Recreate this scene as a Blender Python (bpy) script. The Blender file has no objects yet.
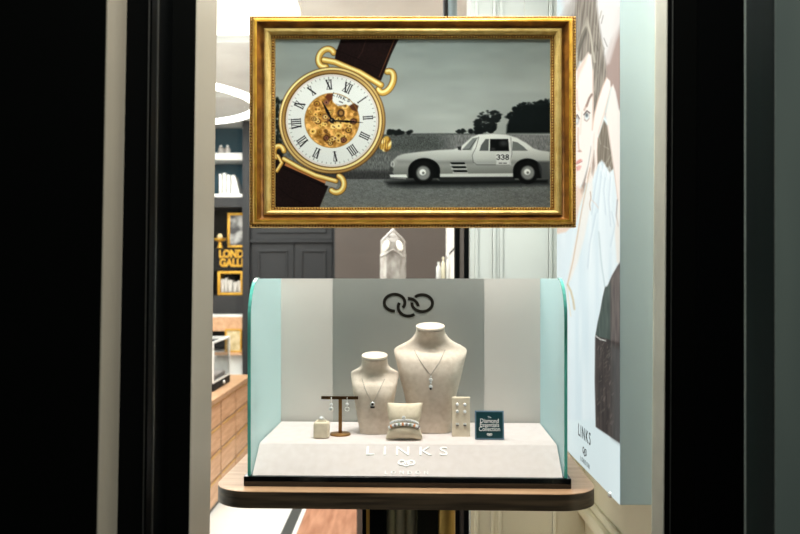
import bpy, bmesh, math, random
import numpy as np
from mathutils import Vector, Matrix
random.seed(7); rng = np.random.default_rng(7)
sc = bpy.context.scene
COL = sc.collection
PI = math.pi
F = 800.0; CX = 400.0; HY = 278.0; H = 1.5        # focal length and horizon in photo pixels, eye height

def P(px, py, Y):
    return Vector(((px-CX)*Y/F, Y, H-(py-HY)*Y/F))
def PX(px, Y): return (px-CX)*Y/F
def PZ(py, Y): return H-(py-HY)*Y/F

# ------------------------------------------------------------------ materials
def lin(c):
    c = c/255.0
    return c/12.92 if c <= 0.04045 else ((c+0.055)/1.055)**2.4
def rgb(c, k=1.0): return (lin(c[0])*k, lin(c[1])*k, lin(c[2])*k, 1.0)
MATS = {}
def mat(name, c, rough=0.6, metal=0.0, c2=None, scale=20.0, stretch=(1,1,1), bump=0.0, bscale=None, spec=0.5, trans=0.0,
        emit=0.0, detail=3.0, contrast=(0.35, 0.65), sheen=0.0, coat=0.0, alpha=1.0, ior=1.45):
    m = bpy.data.materials.new(name); m.use_nodes = True
    nt = m.node_tree; b = nt.nodes['Principled BSDF']
    b.inputs['Base Color'].default_value = rgb(c)
    b.inputs['Roughness'].default_value = rough
    b.inputs['Metallic'].default_value = metal
    b.inputs['Specular IOR Level'].default_value = spec
    b.inputs['Transmission Weight'].default_value = trans
    b.inputs['Sheen Weight'].default_value = sheen
    b.inputs['Coat Weight'].default_value = coat
    b.inputs['IOR'].default_value = ior
    b.inputs['Alpha'].default_value = alpha
    if emit:
        b.inputs['Emission Color'].default_value = rgb(c); b.inputs['Emission Strength'].default_value = emit
    tc = nt.nodes.new('ShaderNodeTexCoord'); mp = nt.nodes.new('ShaderNodeMapping')
    mp.inputs['Scale'].default_value = stretch
    nt.links.new(tc.outputs['Object'], mp.inputs['Vector'])
    if c2 is None:
        c2 = tuple(max(0, x*0.955) for x in c)
    if c2:
        n = nt.nodes.new('ShaderNodeTexNoise'); n.inputs['Scale'].default_value = scale; n.inputs['Detail'].default_value = detail
        nt.links.new(mp.outputs['Vector'], n.inputs['Vector'])
        r = nt.nodes.new('ShaderNodeValToRGB')
        r.color_ramp.elements[0].position = contrast[0]; r.color_ramp.elements[1].position = contrast[1]
        r.color_ramp.elements[0].color = rgb(c2); r.color_ramp.elements[1].color = rgb(c)
        nt.links.new(n.outputs['Fac'], r.inputs['Fac'])
        nt.links.new(r.outputs['Color'], b.inputs['Base Color'])
        if emit: nt.links.new(r.outputs['Color'], b.inputs['Emission Color'])
    if bump:
        n2 = nt.nodes.new('ShaderNodeTexNoise'); n2.inputs['Scale'].default_value = bscale or scale*4; n2.inputs['Detail'].default_value = 4
        nt.links.new(mp.outputs['Vector'], n2.inputs['Vector'])
        bm_ = nt.nodes.new('ShaderNodeBump'); bm_.inputs['Strength'].default_value = bump; bm_.inputs['Distance'].default_value = 0.002
        nt.links.new(n2.outputs['Fac'], bm_.inputs['Height']); nt.links.new(bm_.outputs['Normal'], b.inputs['Normal'])
    MATS[name] = m
    return m

def mat_ink(name, emit=0.0, base=1.0, rough=0.5):
    m = bpy.data.materials.new(name); m.use_nodes = True
    nt = m.node_tree; b = nt.nodes['Principled BSDF']
    a = nt.nodes.new('ShaderNodeAttribute'); a.attribute_name = 'ink'
    mx = nt.nodes.new('ShaderNodeMix'); mx.data_type = 'RGBA'; mx.blend_type = 'MULTIPLY'
    mx.inputs[0].default_value = 1.0
    nt.links.new(a.outputs['Color'], mx.inputs[6]); mx.inputs[7].default_value = (base, base, base, 1)
    nt.links.new(mx.outputs[2], b.inputs['Base Color'])
    b.inputs['Roughness'].default_value = rough; b.inputs['Specular IOR Level'].default_value = 0.03
    if emit:
        nt.links.new(a.outputs['Color'], b.inputs['Emission Color']); b.inputs['Emission Strength'].default_value = emit
    MATS[name] = m
    return m

def mat_glass(name, tint=(1,1,1), refl=1.0):
    m = bpy.data.materials.new(name); m.use_nodes = True
    nt = m.node_tree; nt.nodes.clear()
    o = nt.nodes.new('ShaderNodeOutputMaterial'); mx = nt.nodes.new('ShaderNodeMixShader')
    t = nt.nodes.new('ShaderNodeBsdfTransparent'); g = nt.nodes.new('ShaderNodeBsdfGlossy'); f = nt.nodes.new('ShaderNodeFresnel')
    f.inputs['IOR'].default_value = 1.45; g.inputs['Roughness'].default_value = 0.02
    t.inputs['Color'].default_value = (*tint, 1)
    ml = nt.nodes.new('ShaderNodeMath'); ml.operation = 'MULTIPLY'; ml.inputs[1].default_value = refl
    nt.links.new(f.outputs[0], ml.inputs[0]); nt.links.new(ml.outputs[0], mx.inputs[0])
    nt.links.new(t.outputs[0], mx.inputs[1]); nt.links.new(g.outputs[0], mx.inputs[2]); nt.links.new(mx.outputs[0], o.inputs[0])
    MATS[name] = m
    return m

def mat_frost(name, c, clear=0.25):
    """mint frosted glass: translucent + diffuse body, partly clear, glossy skin"""
    m = bpy.data.materials.new(name); m.use_nodes = True
    nt = m.node_tree; nt.nodes.clear(); N = nt.nodes.new; L = nt.links.new
    o = N('ShaderNodeOutputMaterial')
    d = N('ShaderNodeBsdfDiffuse'); tl = N('ShaderNodeBsdfTranslucent'); tr = N('ShaderNodeBsdfTransparent'); g = N('ShaderNodeBsdfGlossy')
    no = N('ShaderNodeTexNoise'); no.inputs['Scale'].default_value = 60
    rp = N('ShaderNodeValToRGB'); rp.color_ramp.elements[0].color = rgb(tuple(x*0.98 for x in c)); rp.color_ramp.elements[1].color = rgb(c)
    L(no.outputs['Fac'], rp.inputs['Fac'])
    L(rp.outputs['Color'], d.inputs['Color']); L(rp.outputs['Color'], tl.inputs['Color'])
    tr.inputs['Color'].default_value = rgb(c); g.inputs['Roughness'].default_value = 0.15
    m1 = N('ShaderNodeMixShader'); m1.inputs[0].default_value = 0.45
    L(d.outputs[0], m1.inputs[1]); L(tl.outputs[0], m1.inputs[2])
    m2 = N('ShaderNodeMixShader'); m2.inputs[0].default_value = clear
    L(m1.outputs[0], m2.inputs[1]); L(tr.outputs[0], m2.inputs[2])
    m3 = N('ShaderNodeMixShader'); m3.inputs[0].default_value = 0.06
    L(m2.outputs[0], m3.inputs[1]); L(g.outputs[0], m3.inputs[2]); L(m3.outputs[0], o.inputs[0])
    MATS[name] = m
    return m

# setting
mat('white_plaster', (236,235,230), 0.9, scale=4)
mat('grey_plaster', (240,243,242), 0.9, scale=4)
mat('cream_paint', (188,194,190), 0.7, scale=3)
mat('cream_wainscot', (248,241,214), 0.6, scale=3)  # pale cream; on the lower far wall it stands in for missing light
mat('brown_wall', (82,75,70), 0.85, scale=3)
mat('dark_grey_paint', (40,41,43), 0.6, scale=5)
mat('teal_paint', (50,84,98), 0.8, scale=6)
mat('white_tile', (238,238,234), 0.35, scale=3)
mat('parquet', (192,142,114), 0.4, c2=(160,110,84), scale=5, stretch=(8,0.7,1), detail=5)
mat('dark_strip', (70,72,70), 0.5)
mat('pavement', (60,60,60), 0.9, bump=0.3)
mat('black_frame', (6,7,6), 0.5, spec=0.04)
mat('black_gloss', (6,7,7), 0.35, spec=0.05)
mat('satin_beige', (172,163,146), 0.55, c2=(164,155,139), scale=2, stretch=(1,1,0.2), spec=0.3)
mat('satin_beige_dim', (158,149,132), 0.55, c2=(150,141,125), scale=2, stretch=(1,1,0.2), spec=0.2)  # satin_beige darkened: dimmer light on the pier return put into the colour
mat('ivory_trim', (172,172,158), 0.6)
mat('grey_stone', (88,98,91), 0.9, c2=(73,83,79), scale=3, stretch=(2,2,0.4))
mat('pier_side_shade', (12,23,21), 0.8, c2=(9,18,17), scale=8, stretch=(4,4,0.3), spec=0.05)  # unlit side of the stone pier, its shade put into the colour
mat('steel_line', (150,150,146), 0.35, 1.0)
mat_glass('shop_glass', (0.97,0.985,0.975), 0.6)
mat_glass('clear_glass', (0.96,0.98,0.98), 1.6)
# furniture and display
mat('pale_oak', (205,166,130), 0.4, c2=(178,136,102), scale=6, stretch=(0.8,9,9), detail=5)
mat('drawer_oak', (228,184,146), 0.5, c2=(204,156,118), scale=5, stretch=(9,0.8,9), detail=5)
mat('dark_oak_edge', (92,77,60), 0.4, c2=(48,39,29), scale=7, stretch=(0.7,3,14), detail=6)
mat('black_acrylic', (10,12,14), 0.12, spec=0.6)
mat('cream_suede', (216,207,204), 0.95, c2=(211,201,197), scale=60, bump=0.06, bscale=900, spec=0.1)
mat('bust_suede', (226,212,197), 0.95, c2=(215,200,183), scale=90, bump=0.2, bscale=700, spec=0.08, sheen=0.1)
mat('taupe_suede', (226,213,190), 0.95, c2=(216,202,178), scale=80, bump=0.12, bscale=900, spec=0.12)
mat('panel_white', (202,197,190), 0.5, scale=5)
mat('mirror_grey', (180,181,175), 0.42, 0.6, c2=(172,174,168), scale=3)
mat('logo_dark', (34,30,24), 0.35, 0.3)
mat('letter_white', (252,251,248), 0.3, coat=0.3)
mat_frost('mint_frost', (222,243,244), 0.14)
mat('glass_edge', (112,208,194), 0.15, c2=(90,186,172), scale=30, stretch=(1,1,0.3), spec=0.7, coat=0.5)
mat('gold_rich', (232,184,72), 0.38, 0.45, c2=(206,150,46), scale=45, stretch=(1,1,1), bump=0.15)
mat('gold_dark', (158,102,32), 0.45, 0.3, c2=(112,66,18), scale=40, bump=0.2)
mat('gold_pale', (226,196,122), 0.4, 0.3, c2=(206,170,94), scale=60, bump=0.1)
mat('gold_bead', (222,186,104), 0.4, 0.3, c2=(170,126,52), scale=250)
mat('antique_brass', (150,112,62), 0.4, 0.5, c2=(122,86,44), scale=20)
mat('brass', (234,198,110), 0.36, 0.35, c2=(212,168,76), scale=20, stretch=(1,1,0.1))
mat('bronze_dark', (92,66,38), 0.35, 0.8)
mat('steel', (240,241,220), 0.4, 0.2, c2=(190,196,164), scale=14, stretch=(3,3,0.02))
mat('olive_black', (36,36,22), 0.4, spec=0.2)
mat('silver', (240,240,238), 0.32, 0.6)
mat('chain_silver', (150,147,140), 0.4, 0.5)
mat('gem_clear', (248,249,250), 0.05, 0.0, spec=1.0, coat=1.0)
mat('gem_smoke', (140,128,122), 0.15, spec=0.9, coat=0.8)
mat('gem_orange', (220,150,98), 0.15, spec=0.9, coat=0.8)
mat('gem_dark', (60,56,54), 0.15, spec=0.9, coat=0.8)
mat('gem_green', (160,176,158), 0.15, spec=0.9, coat=0.8)
mat('sign_teal', (18,66,72), 0.45, c2=(15,60,66), scale=20)
mat('sign_border', (112,140,160), 0.3, 0.2)
mat('lightbox_side', (186,206,214), 0.5, c2=(180,200,208), scale=2, stretch=(3,3,0.2))
mat('lamp_white', (255,253,248), 0.5, emit=5.0, c2=False)
mat('panel_glow', (255,254,250), 0.6, emit=0.85, c2=False)
mat('white_object', (238,238,234), 0.5, scale=10)
mat('smoky_glass', (196,192,186), 0.25, c2=(140,132,126), scale=30, stretch=(1,1,0.5), spec=0.7, contrast=(0.3,0.7))
mat('oval_glow', (250,246,236), 0.4, emit=0.5, c2=False)
mat('paper_white', (232,228,220), 0.7, c2=(150,146,140), scale=30, stretch=(6,1,0.4))
mat('photo_grey', (190,190,188), 0.6, c2=(70,70,72), scale=9, contrast=(0.42,0.55))
mat('map_cream', (226,208,166), 0.7, c2=(186,164,118), scale=20)
mat('black_matte', (20,20,21), 0.7, spec=0.2)
mat('thread_clear', (220,220,216), 0.3, alpha=0.5)
mat_ink('picture_ink', 0.0, 1.0, 0.45)
mat_ink('poster_ink', 0.88, 0.15, 0.7)

# ------------------------------------------------------------------ mesh builder
MW = {}
class B:
    def __init__(s): s.bm = bmesh.new()
    def poly(s, pts):
        try: return s.bm.faces.new([s.bm.verts.new(p) for p in pts])
        except ValueError: return None
    def quadgrid(s, rows, closed_u=False, closed_v=False, cap=False):
        V = [[s.bm.verts.new(p) for p in r] for r in rows]
        nr, nc = len(V), len(V[0])
        for i in range(nr if closed_v else nr-1):
            for j in range(nc if closed_u else nc-1):
                a, b, c, d = V[i][j], V[i][(j+1) % nc], V[(i+1) % nr][(j+1) % nc], V[(i+1) % nr][j]
                try: s.bm.faces.new((a, b, c, d))
                except ValueError: pass
        if cap:
            for r in (V[0], V[-1]):
                try: s.bm.faces.new(r)
                except ValueError: pass
        return s
    def box(s, x0, x1, y0, y1, z0, z1, bev=0.0, seg=2):
        r = bmesh.ops.create_cube(s.bm, size=1.0)
        vs = r['verts']
        for v in vs:
            v.co = Vector((x0+(v.co.x+.5)*(x1-x0), y0+(v.co.y+.5)*(y1-y0), z0+(v.co.z+.5)*(z1-z0)))
        if bev > 0:
            es = list({e for v in vs for e in v.link_edges})
            bmesh.ops.bevel(s.bm, geom=es, offset=bev, segments=seg, affect='EDGES', profile=0.5)
        return s
    def hexa(s, b4, t4):
        return s.quadgrid([b4, t4], closed_u=True, cap=True)
    def prism(s, pts, off):
        off = Vector(off)
        return s.quadgrid([[Vector(p) for p in pts], [Vector(p)+off for p in pts]], closed_u=True, cap=True)
    def lathe(s, prof, c=(0,0,0), n=32, M=None):
        rows = []
        for r, z in prof:
            row = []
            for k in range(n):
                p = Vector((r*math.cos(2*PI*k/n), r*math.sin(2*PI*k/n), z))
                if M: p = M @ p
                row.append(p+Vector(c))
            rows.append(row)
        return s.quadgrid(rows, closed_u=True, cap=True)
    def tube(s, pts, r, n=10, closed=False):
        pts = [Vector(p) for p in pts]; rows = []; N = len(pts); up = None
        for i, p in enumerate(pts):
            if closed: t = pts[(i+1) % N]-pts[i-1]
            else: t = pts[min(i+1, N-1)]-pts[max(i-1, 0)]
            t.normalize()
            if up is None:
                up = Vector((0,0,1)) if abs(t.z) < .9 else Vector((1,0,0))
            a = t.cross(up)
            if a.length < 1e-6: a = t.cross(Vector((0,1,0)))
            a.normalize(); b = t.cross(a); up = -b
            rr = r[i] if isinstance(r, (list, tuple)) else r
            rows.append([p+a*(rr*math.cos(2*PI*k/n))+b*(rr*math.sin(2*PI*k/n)) for k in range(n)])
        return s.quadgrid(rows, closed_u=True, closed_v=closed, cap=not closed)
    def ball(s, c, r, seg=12, sq=(1,1,1)):
        m = Matrix.Translation(c) @ Matrix.Diagonal((r*sq[0], r*sq[1], r*sq[2], 1))
        bmesh.ops.create_uvsphere(s.bm, u_segments=seg, v_segments=max(4, seg*2//3), radius=1.0, matrix=m)
        return s
    def gem(s, c, r, M=None):
        M = M or Matrix.Identity(3)
        prof = [(0.0001, .35), (.6, .35), (1.0, .05), (0.0001, -.8)]
        rows = [[Vector(c)+M @ Vector((a*r*math.cos(2*PI*k/8), a*r*math.sin(2*PI*k/8), z*r)) for k in range(8)] for a, z in prof]
        return s.quadgrid(rows, closed_u=True, cap=True)
    def text(s, body, size, M, ext=0.001, space=1.0, bold=0.0, align='CENTER', sx=1.0):
        cu = bpy.data.curves.new('txt', 'FONT'); cu.body = body; cu.size = size; cu.extrude = ext; cu.space_character = space
        cu.offset = bold; cu.align_x = align; cu.align_y = 'CENTER'; cu.resolution_u = 4
        o = bpy.data.objects.new('txt', cu); COL.objects.link(o)
        bpy.context.view_layer.update()
        me = bpy.data.meshes.new_from_object(o.evaluated_get(bpy.context.evaluated_depsgraph_get()))
        bpy.data.objects.remove(o); bpy.data.curves.remove(cu)
        me.transform(M @ Matrix.Diagonal((sx, 1, 1, 1)))
        s.bm.from_mesh(me); bpy.data.meshes.remove(me)
        return s
    def build(s, name, material, parent=None, world=False, smooth=True, origin=None):
        bmesh.ops.remove_doubles(s.bm, verts=s.bm.verts, dist=1e-6)
        bmesh.ops.recalc_face_normals(s.bm, faces=s.bm.faces)
        me = bpy.data.meshes.new(name)
        s.bm.to_mesh(me); s.bm.free()
        me.materials.append(MATS[material])
        o = bpy.data.objects.new(name, me); COL.objects.link(o)
        if parent is not None:
            o.parent = parent
            W = MW.get(parent.name, Matrix.Identity(4))
            if world: me.transform(W.inverted())
            MW[o.name] = W
        elif origin is not None:
            me.transform(Matrix.Translation(-Vector(origin))); o.location = origin
            MW[o.name] = Matrix.Translation(origin)
        if smooth:
            me.polygons.foreach_set('use_smooth', [True]*len(me.polygons))
            try: me.set_sharp_from_angle(angle=math.radians(38))
            except Exception: pass
        return o

def tag(o, label=None, cat=None, group=None, kind=None):
    if label: o['label'] = label
    if cat: o['category'] = cat
    if group: o['group'] = group
    if kind: o['kind'] = kind
    return o
def thing(name, label, cat, loc, rz=0.0, group=None):
    o = bpy.data.objects.new(name, None); COL.objects.link(o)
    o.location = loc; o.rotation_euler = (0,0,rz); o.empty_display_size = 0.05
    MW[o.name] = Matrix.Translation(Vector(loc)) @ Matrix.Rotation(rz, 4, 'Z')
    return tag(o, label, cat, group)
def struct(o): return tag(o, kind='structure')
def copy_tree(src, loc, rz, label):
    r = src.copy(); COL.objects.link(r); r.location = loc; r.rotation_euler = (0,0,rz); r['label'] = label
    MW[r.name] = Matrix.Translation(Vector(loc)) @ Matrix.Rotation(rz, 4, 'Z')
    for ch in list(src.children):
        c = ch.copy(); COL.objects.link(c); c.parent = r
        for g in list(ch.children):
            d = g.copy(); COL.objects.link(d); d.parent = c
    return r

# ------------------------------------------------------------------ printing: colours on a fine sheet
class Ras:
    def __init__(s, gx, gy, base):
        s.x, s.y = gx, gy; s.img = np.empty(gx.shape+(3,)); s.img[:] = base
    def put(s, a, col):
        a = np.clip(a, 0, 1)[..., None]; s.img = s.img*(1-a)+np.asarray(col, float)*a
    def _sub(s, x0, y0, x1, y1):
        m = (s.x >= x0) & (s.x <= x1) & (s.y >= y0) & (s.y <= y1)
        return m
    def poly(s, pts, col, soft=0.5, op=1.0):
        pts = np.asarray(pts, float); x0, y0 = pts.min(0)-soft*2; x1, y1 = pts.max(0)+soft*2
        m = s._sub(x0, y0, x1, y1)
        if not m.any(): return
        X, Y = s.x[m], s.y[m]; ins = np.zeros(X.shape, bool); d = np.full(X.shape, 1e9)
        for i in range(len(pts)):
            ax, ay = pts[i]; bx, by = pts[(i+1) % len(pts)]
            c = (ay > Y) != (by > Y)
            if by != ay: ins ^= c & (X < (bx-ax)*(Y-ay)/(by-ay)+ax)
            L2 = (bx-ax)**2+(by-ay)**2+1e-12
            t = np.clip(((X-ax)*(bx-ax)+(Y-ay)*(by-ay))/L2, 0, 1)
            d = np.minimum(d, np.hypot(X-ax-t*(bx-ax), Y-ay-t*(by-ay)))
        sd = np.where(ins, d, -d); a = np.clip(sd/soft*.5+.5, 0, 1)*op
        cc = np.asarray(col, float)
        if cc.ndim > 1: cc = cc[m]
        s.img[m] = s.img[m]*(1-a[:, None])+cc*a[:, None]
    def stroke(s, pts, w, col, soft=0.4, op=1.0):
        pts = np.asarray(pts, float); x0, y0 = pts.min(0)-w-soft*2; x1, y1 = pts.max(0)+w+soft*2
        m = s._sub(x0, y0, x1, y1)
        if not m.any(): return
        X, Y = s.x[m], s.y[m]; d = np.full(X.shape, 1e9)
        for i in range(len(pts)-1):
            ax, ay = pts[i]; bx, by = pts[i+1]; L2 = (bx-ax)**2+(by-ay)**2+1e-12
            t = np.clip(((X-ax)*(bx-ax)+(Y-ay)*(by-ay))/L2, 0, 1)
            d = np.minimum(d, np.hypot(X-ax-t*(bx-ax), Y-ay-t*(by-ay)))
        a = np.clip((w/2-d)/soft*.5+.5, 0, 1)*op
        s.img[m] = s.img[m]*(1-a[:, None])+np.asarray(col, float)*a[:, None]
    def ell(s, cx, cy, rx, ry, col, soft=0.5, op=1.0, rot=0.0):
        c, n = math.cos(rot), math.sin(rot)
        X = (s.x-cx)*c+(s.y-cy)*n; Y = -(s.x-cx)*n+(s.y-cy)*c
        q = np.hypot(X/rx, Y/ry); s.put(np.clip((1-q)*min(rx, ry)/soft*.5+.5, 0, 1)*op, col)
    def ring(s, cx, cy, r0, r1, col, soft=0.5, op=1.0):
        q = np.hypot(s.x-cx, s.y-cy)
        s.put(np.clip((q-r0)/soft*.5+.5, 0, 1)*np.clip((r1-q)/soft*.5+.5, 0, 1)*op, col)
def arc(cx, cy, rx, ry, a0, a1, n=14, rot=0.0):
    out = []
    for k in range(n+1):
        a = math.radians(a0+(a1-a0)*k/n); x, y = rx*math.cos(a), ry*math.sin(a)
        out.append((cx+x*math.cos(rot)-y*math.sin(rot), cy+x*math.sin(rot)+y*math.cos(rot)))
    return out
def vnoise(shape, cell):
    h, w = shape; ch, cw = int(h/cell[0])+3, int(w/cell[1])+3
    g = rng.random((ch, cw)); yy = np.arange(h)/cell[0]; xx = np.arange(w)/cell[1]
    yi, xi = yy.astype(int), xx.astype(int); fy, fx = (yy-yi)[:, None], (xx-xi)[None, :]
    fy = fy*fy*(3-2*fy); fx = fx*fx*(3-2*fx)
    a = g[np.ix_(yi, xi)]; b = g[np.ix_(yi, xi+1)]; c = g[np.ix_(yi+1, xi)]; d = g[np.ix_(yi+1, xi+1)]
    return (a*(1-fx)+b*fx)*(1-fy)+(c*(1-fx)+d*fx)*fy
def sheet(name, pos, img, material, parent):
    h, w = img.shape[:2]; n = h*w
    me = bpy.data.meshes.new(name); me.vertices.add(n)
    W = np.array(MW[parent.name].inverted()); p = pos.reshape(-1, 3)
    p = p @ W[:3, :3].T+W[:3, 3]
    me.vertices.foreach_set('co', p.astype(np.float32).ravel())
    i = np.arange(n).reshape(h, w)
    q = np.stack([i[:-1, :-1], i[1:, :-1], i[1:, 1:], i[:-1, 1:]], -1).reshape(-1, 4); nf = len(q)
    me.loops.add(nf*4); me.loops.foreach_set('vertex_index', q.astype(np.int32).ravel())
    me.polygons.add(nf); me.polygons.foreach_set('loop_start', np.arange(0, nf*4, 4, dtype=np.int32))
    try: me.polygons.foreach_set('loop_total', np.full(nf, 4, np.int32))
    except Exception: pass
    me.update(calc_edges=True); me.validate()
    c = np.clip(img/255.0, 0, 1); l = np.where(c <= .04045, c/12.92, ((c+.055)/1.055)**2.4)
    a = me.color_attributes.new('ink', 'FLOAT_COLOR', 'POINT')
    a.data.foreach_set('color', np.concatenate([l.reshape(-1, 3), np.ones((n, 1))], 1).astype(np.float32).ravel())
    me.materials.append(MATS[material])
    o = bpy.data.objects.new(name, me); COL.objects.link(o); o.parent = parent; MW[o.name] = MW[parent.name]
    return o

# ================================================================== THE SETTING
CEIL = 2.95
def sbox(name, m, *a, **k): return struct(B().box(*a, **k).build(name, m))
sbox('floor', 'white_tile', -2.45, -0.700, 1.35, 7.62, -0.1, 0.0)
sbox('floor_wood', 'parquet', -0.607, 1.75, 1.35, 7.62, -0.1, 0.0)
sbox('trim_1', 'dark_strip', -0.700, -0.632, 1.35, 7.62, -0.1, 0.002)
sbox('trim_2', 'white_tile', -0.632, -0.607, 1.35, 7.62, -0.1, 0.004)
sbox('floor_pavement', 'pavement', -4, 4, -4, 1.35, -0.12, -0.02)
sbox('ceiling', 'white_plaster', -2.45, 1.75, 1.35, 4.95, CEIL+.05, CEIL+0.15)
sbox('ceiling_rear', 'grey_plaster', -2.45, 1.75, 4.93, 6.25, CEIL, CEIL+0.15)
sbox('ceiling_bulkhead', 'grey_plaster', -2.45, 1.75, 6.25, 7.62, CEIL-.04, CEIL+0.15)
sbox('wall_left', 'white_plaster', -2.6, -2.45, 1.35, 7.62, 0, CEIL+.15)
sbox('wall_back', 'dark_grey_paint', -2.6, -0.50, 7.56, 7.7, 0, CEIL+.15)
bw = B(); bw.box(-0.50, PX(446, 6.4), 6.4, 6.5, 0, CEIL+.15); bw.box(-0.52, -0.50, 6.4, 7.62, 0, CEIL+.15)
struct(bw.build('wall_rear', 'brown_wall'))
sbox('wall_end', 'white_plaster', PX(446, 6.4), 1.75, 6.36, 6.5, 0, CEIL+.15)
sbox('wall_side', 'white_plaster', 1.75, 1.9, 2.43, 7.62, 0, CEIL+.15)
XF = PX(470, 2.43)
sbox('wall_far', 'cream_paint', XF, 1.75, 2.43, 2.55, 0, CEIL+.15)
sbox('wall_far_lightened', 'cream_wainscot', XF+.002, 0.56, 2.424, 2.43, 0, 1.02)  # lower far wall coloured lighter to offset the shadow of the table
sbox('wall_right', 'cream_wainscot', 0.56, 0.70, 1.42, 2.43, 0, CEIL+.15)
# panel mouldings of the far wall and the rail of the side wall
tm_hi, tm_lo = B(), B()
for (a, b, z0, z1) in ((474.5, 496, 1.08, 2.75), (499, 552, 1.08, 2.75), (474.5, 494, 0.3, 0.98), (498, 556, 0.3, 0.98)):
    x0, x1 = PX(a, 2.43), PX(b, 2.43)
    tm = tm_lo if z1 < 1 else tm_hi
    tm.box(x0, x0+.012, 2.418, 2.43, z0, z1, .003); tm.box(x1-.012, x1, 2.418, 2.43, z0, z1, .003)
    tm.box(x0+.012, x1-.012, 2.418, 2.43, z0, z0+.012, .003); tm.box(x0+.012, x1-.012, 2.418, 2.43, z1-.012, z1, .003)
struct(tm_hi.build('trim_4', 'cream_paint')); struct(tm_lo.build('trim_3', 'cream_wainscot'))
tr = B(); tr.box(.535, .56, 1.48, 2.43, 0.79, 0.83, .008); tr.box(.55, .56, 1.48, 2.43, 0.83, 0.855, .004)
tr.box(.548, .56, 1.55, 2.36, 0.70, 0.715, .004); tr.box(.548, .56, 1.55, 2.36, 0.22, 0.235, .004)
struct(tr.build('trim_5', 'cream_wainscot'))

# the shop front: leaning slightly as a whole, posts described by their top and bottom columns in metres
def post(b, xt0, xt1, xb0, xb1, Y0, Y1, ref):
    """a vertical post between columns at top and bottom of the window at distance ref"""
    zt, zb = PZ(0, ref), PZ(534, ref)
    def xat(t, u, z): return PX(u, ref)+(PX(t, ref)-PX(u, ref))*(z-zb)/(zt-zb)
    Z0, Z1 = 0.0, 3.2
    b.hexa([(xat(xt0, xb0, Z0), Y0, Z0), (xat(xt1, xb1, Z0), Y0, Z0), (xat(xt1, xb1, Z0), Y1, Z0), (xat(xt0, xb0, Z0), Y1, Z0)],
           [(xat(xt0, xb0, Z1), Y0, Z1), (xat(xt1, xb1, Z1), Y0, Z1), (xat(xt1, xb1, Z1), Y1, Z1), (xat(xt0, xb0, Z1), Y1, Z1)])
    return b
def pst(name, m, *a): return struct(post(B(), *a).build(name, m, smooth=False))
pst('column_left', 'black_frame', -250, 106, -250, 96, 1.10, 1.36, 1.10)       # leading black pier
pst('trim_6', 'satin_beige_dim', 60, 106.8, 50, 96.8, 1.103, 1.185, 1.10)          # its satin return
pst('column_inner', 'black_gloss', 100, 152.5, 96, 146.0, 1.180, 1.47, 1.18)
pst('trim_7', 'steel_line', 149.2, 150.0, 142.7, 143.4, 1.1785, 1.19, 1.18)
pst('trim_8', 'steel_line', 148.0, 153.6, 141.0, 147.1, 1.204, 1.208, 1.18)
pst('column_door', 'black_frame', 140, 196.0, 134, 188.6, 1.285, 1.424, 1.285)
pst('trim_9', 'satin_beige', 142, 196.8, 136, 189.4, 1.2865, 1.425, 1.285)       # satin reveal beside the glass
pst('trim_10', 'ivory_trim', 667.0, 676, 663.4, 676, 1.402, 1.466, 1.40)
pst('trim_11', 'steel_line', 671.8, 672.6, 669.2, 669.9, 1.396, 1.41, 1.40)
pst('column_right', 'black_frame', 668.0, 700, 664.4, 698, 1.40, 1.465, 1.40)
pst('column_outer', 'black_gloss', 697, 900, 694, 900, 1.385, 1.465, 1.40)
pst('trim_12', 'pier_side_shade', 774.5, 790, 774.5, 790, 1.103, 1.19, 1.10)  # dark sheet for the shaded side face of the pier
pst('wall_pier', 'grey_stone', 775.4, 1200, 775.4, 1200, 1.10, 1.2, 1.10)
sbox('wall_front', 'black_frame', -2.6, 1.9, 1.40, 1.50, 2.62, 3.2)
# glazing of the shop window
wn = B().box(PX(205, 1.455), PX(660, 1.455), 1.452, 1.460, 0.05, 2.62).build('window_1', 'shop_glass', smooth=False)
struct(wn)

# ================================================================== FRAMED PICTURE IN THE WINDOW
FY = 1.60                       # plane of the frame's face edges
FO = FY+.008
fx0, fx1, fz1, fz0 = PX(249.5, FO), PX(576, FO), PZ(16.3, FO), PZ(227.3, FO)
pic = thing('framed_picture', 'gold framed advertising picture of a gold watch and a classic car, hanging behind the glass', 'picture', ((fx0+fx1)/2, FY+.01, fz0))
KB, KT = .80, .87                # the rails are a little slimmer than the stiles
def ringprofile(prof, x0, x1, z0, z1, face):
    """sweep (inset, height towards viewer) round the rectangle with mitred corners"""
    rows = []
    for d, h in prof:
        y = face-h
        e, g = d*KB, d*KT; rows.append([(x0+d, y, z0+e), (x1-d, y, z0+e), (x1-d, y, z1-g), (x0+d, y, z1-g)])
    return B().quadgrid(rows, closed_u=True)
face = FY+.014
def curve(p0, p1, bulge, n=6):
    return [(p0[0]+(p1[0]-p0[0])*t, p0[1]+(p1[1]-p0[1])*t+bulge*math.sin(PI*t)) for t in [k/n for k in range(n+1)]]
ringprofile([(0,-.016),(0,.006),(.0010,.008)]+[(.0060,.0078)]+curve((.0062,.010),(.0175,.022),.004), fx0, fx1, fz0, fz1, face).build('outer_moulding', 'gold_rich', pic, True)
ringprofile(curve((.0175,.022),(.0335,.010),-.006), fx0, fx1, fz0, fz1, face).build('antiqued_cove', 'gold_dark', pic, True)
ringprofile(curve((.0300,.0125),(.0430,.009),.005)+[(.0432,.004),(.0505,.004),(.0510,.0005)], fx0, fx1, fz0, fz1, face).build('inner_lip', 'gold_pale', pic, True)
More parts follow.
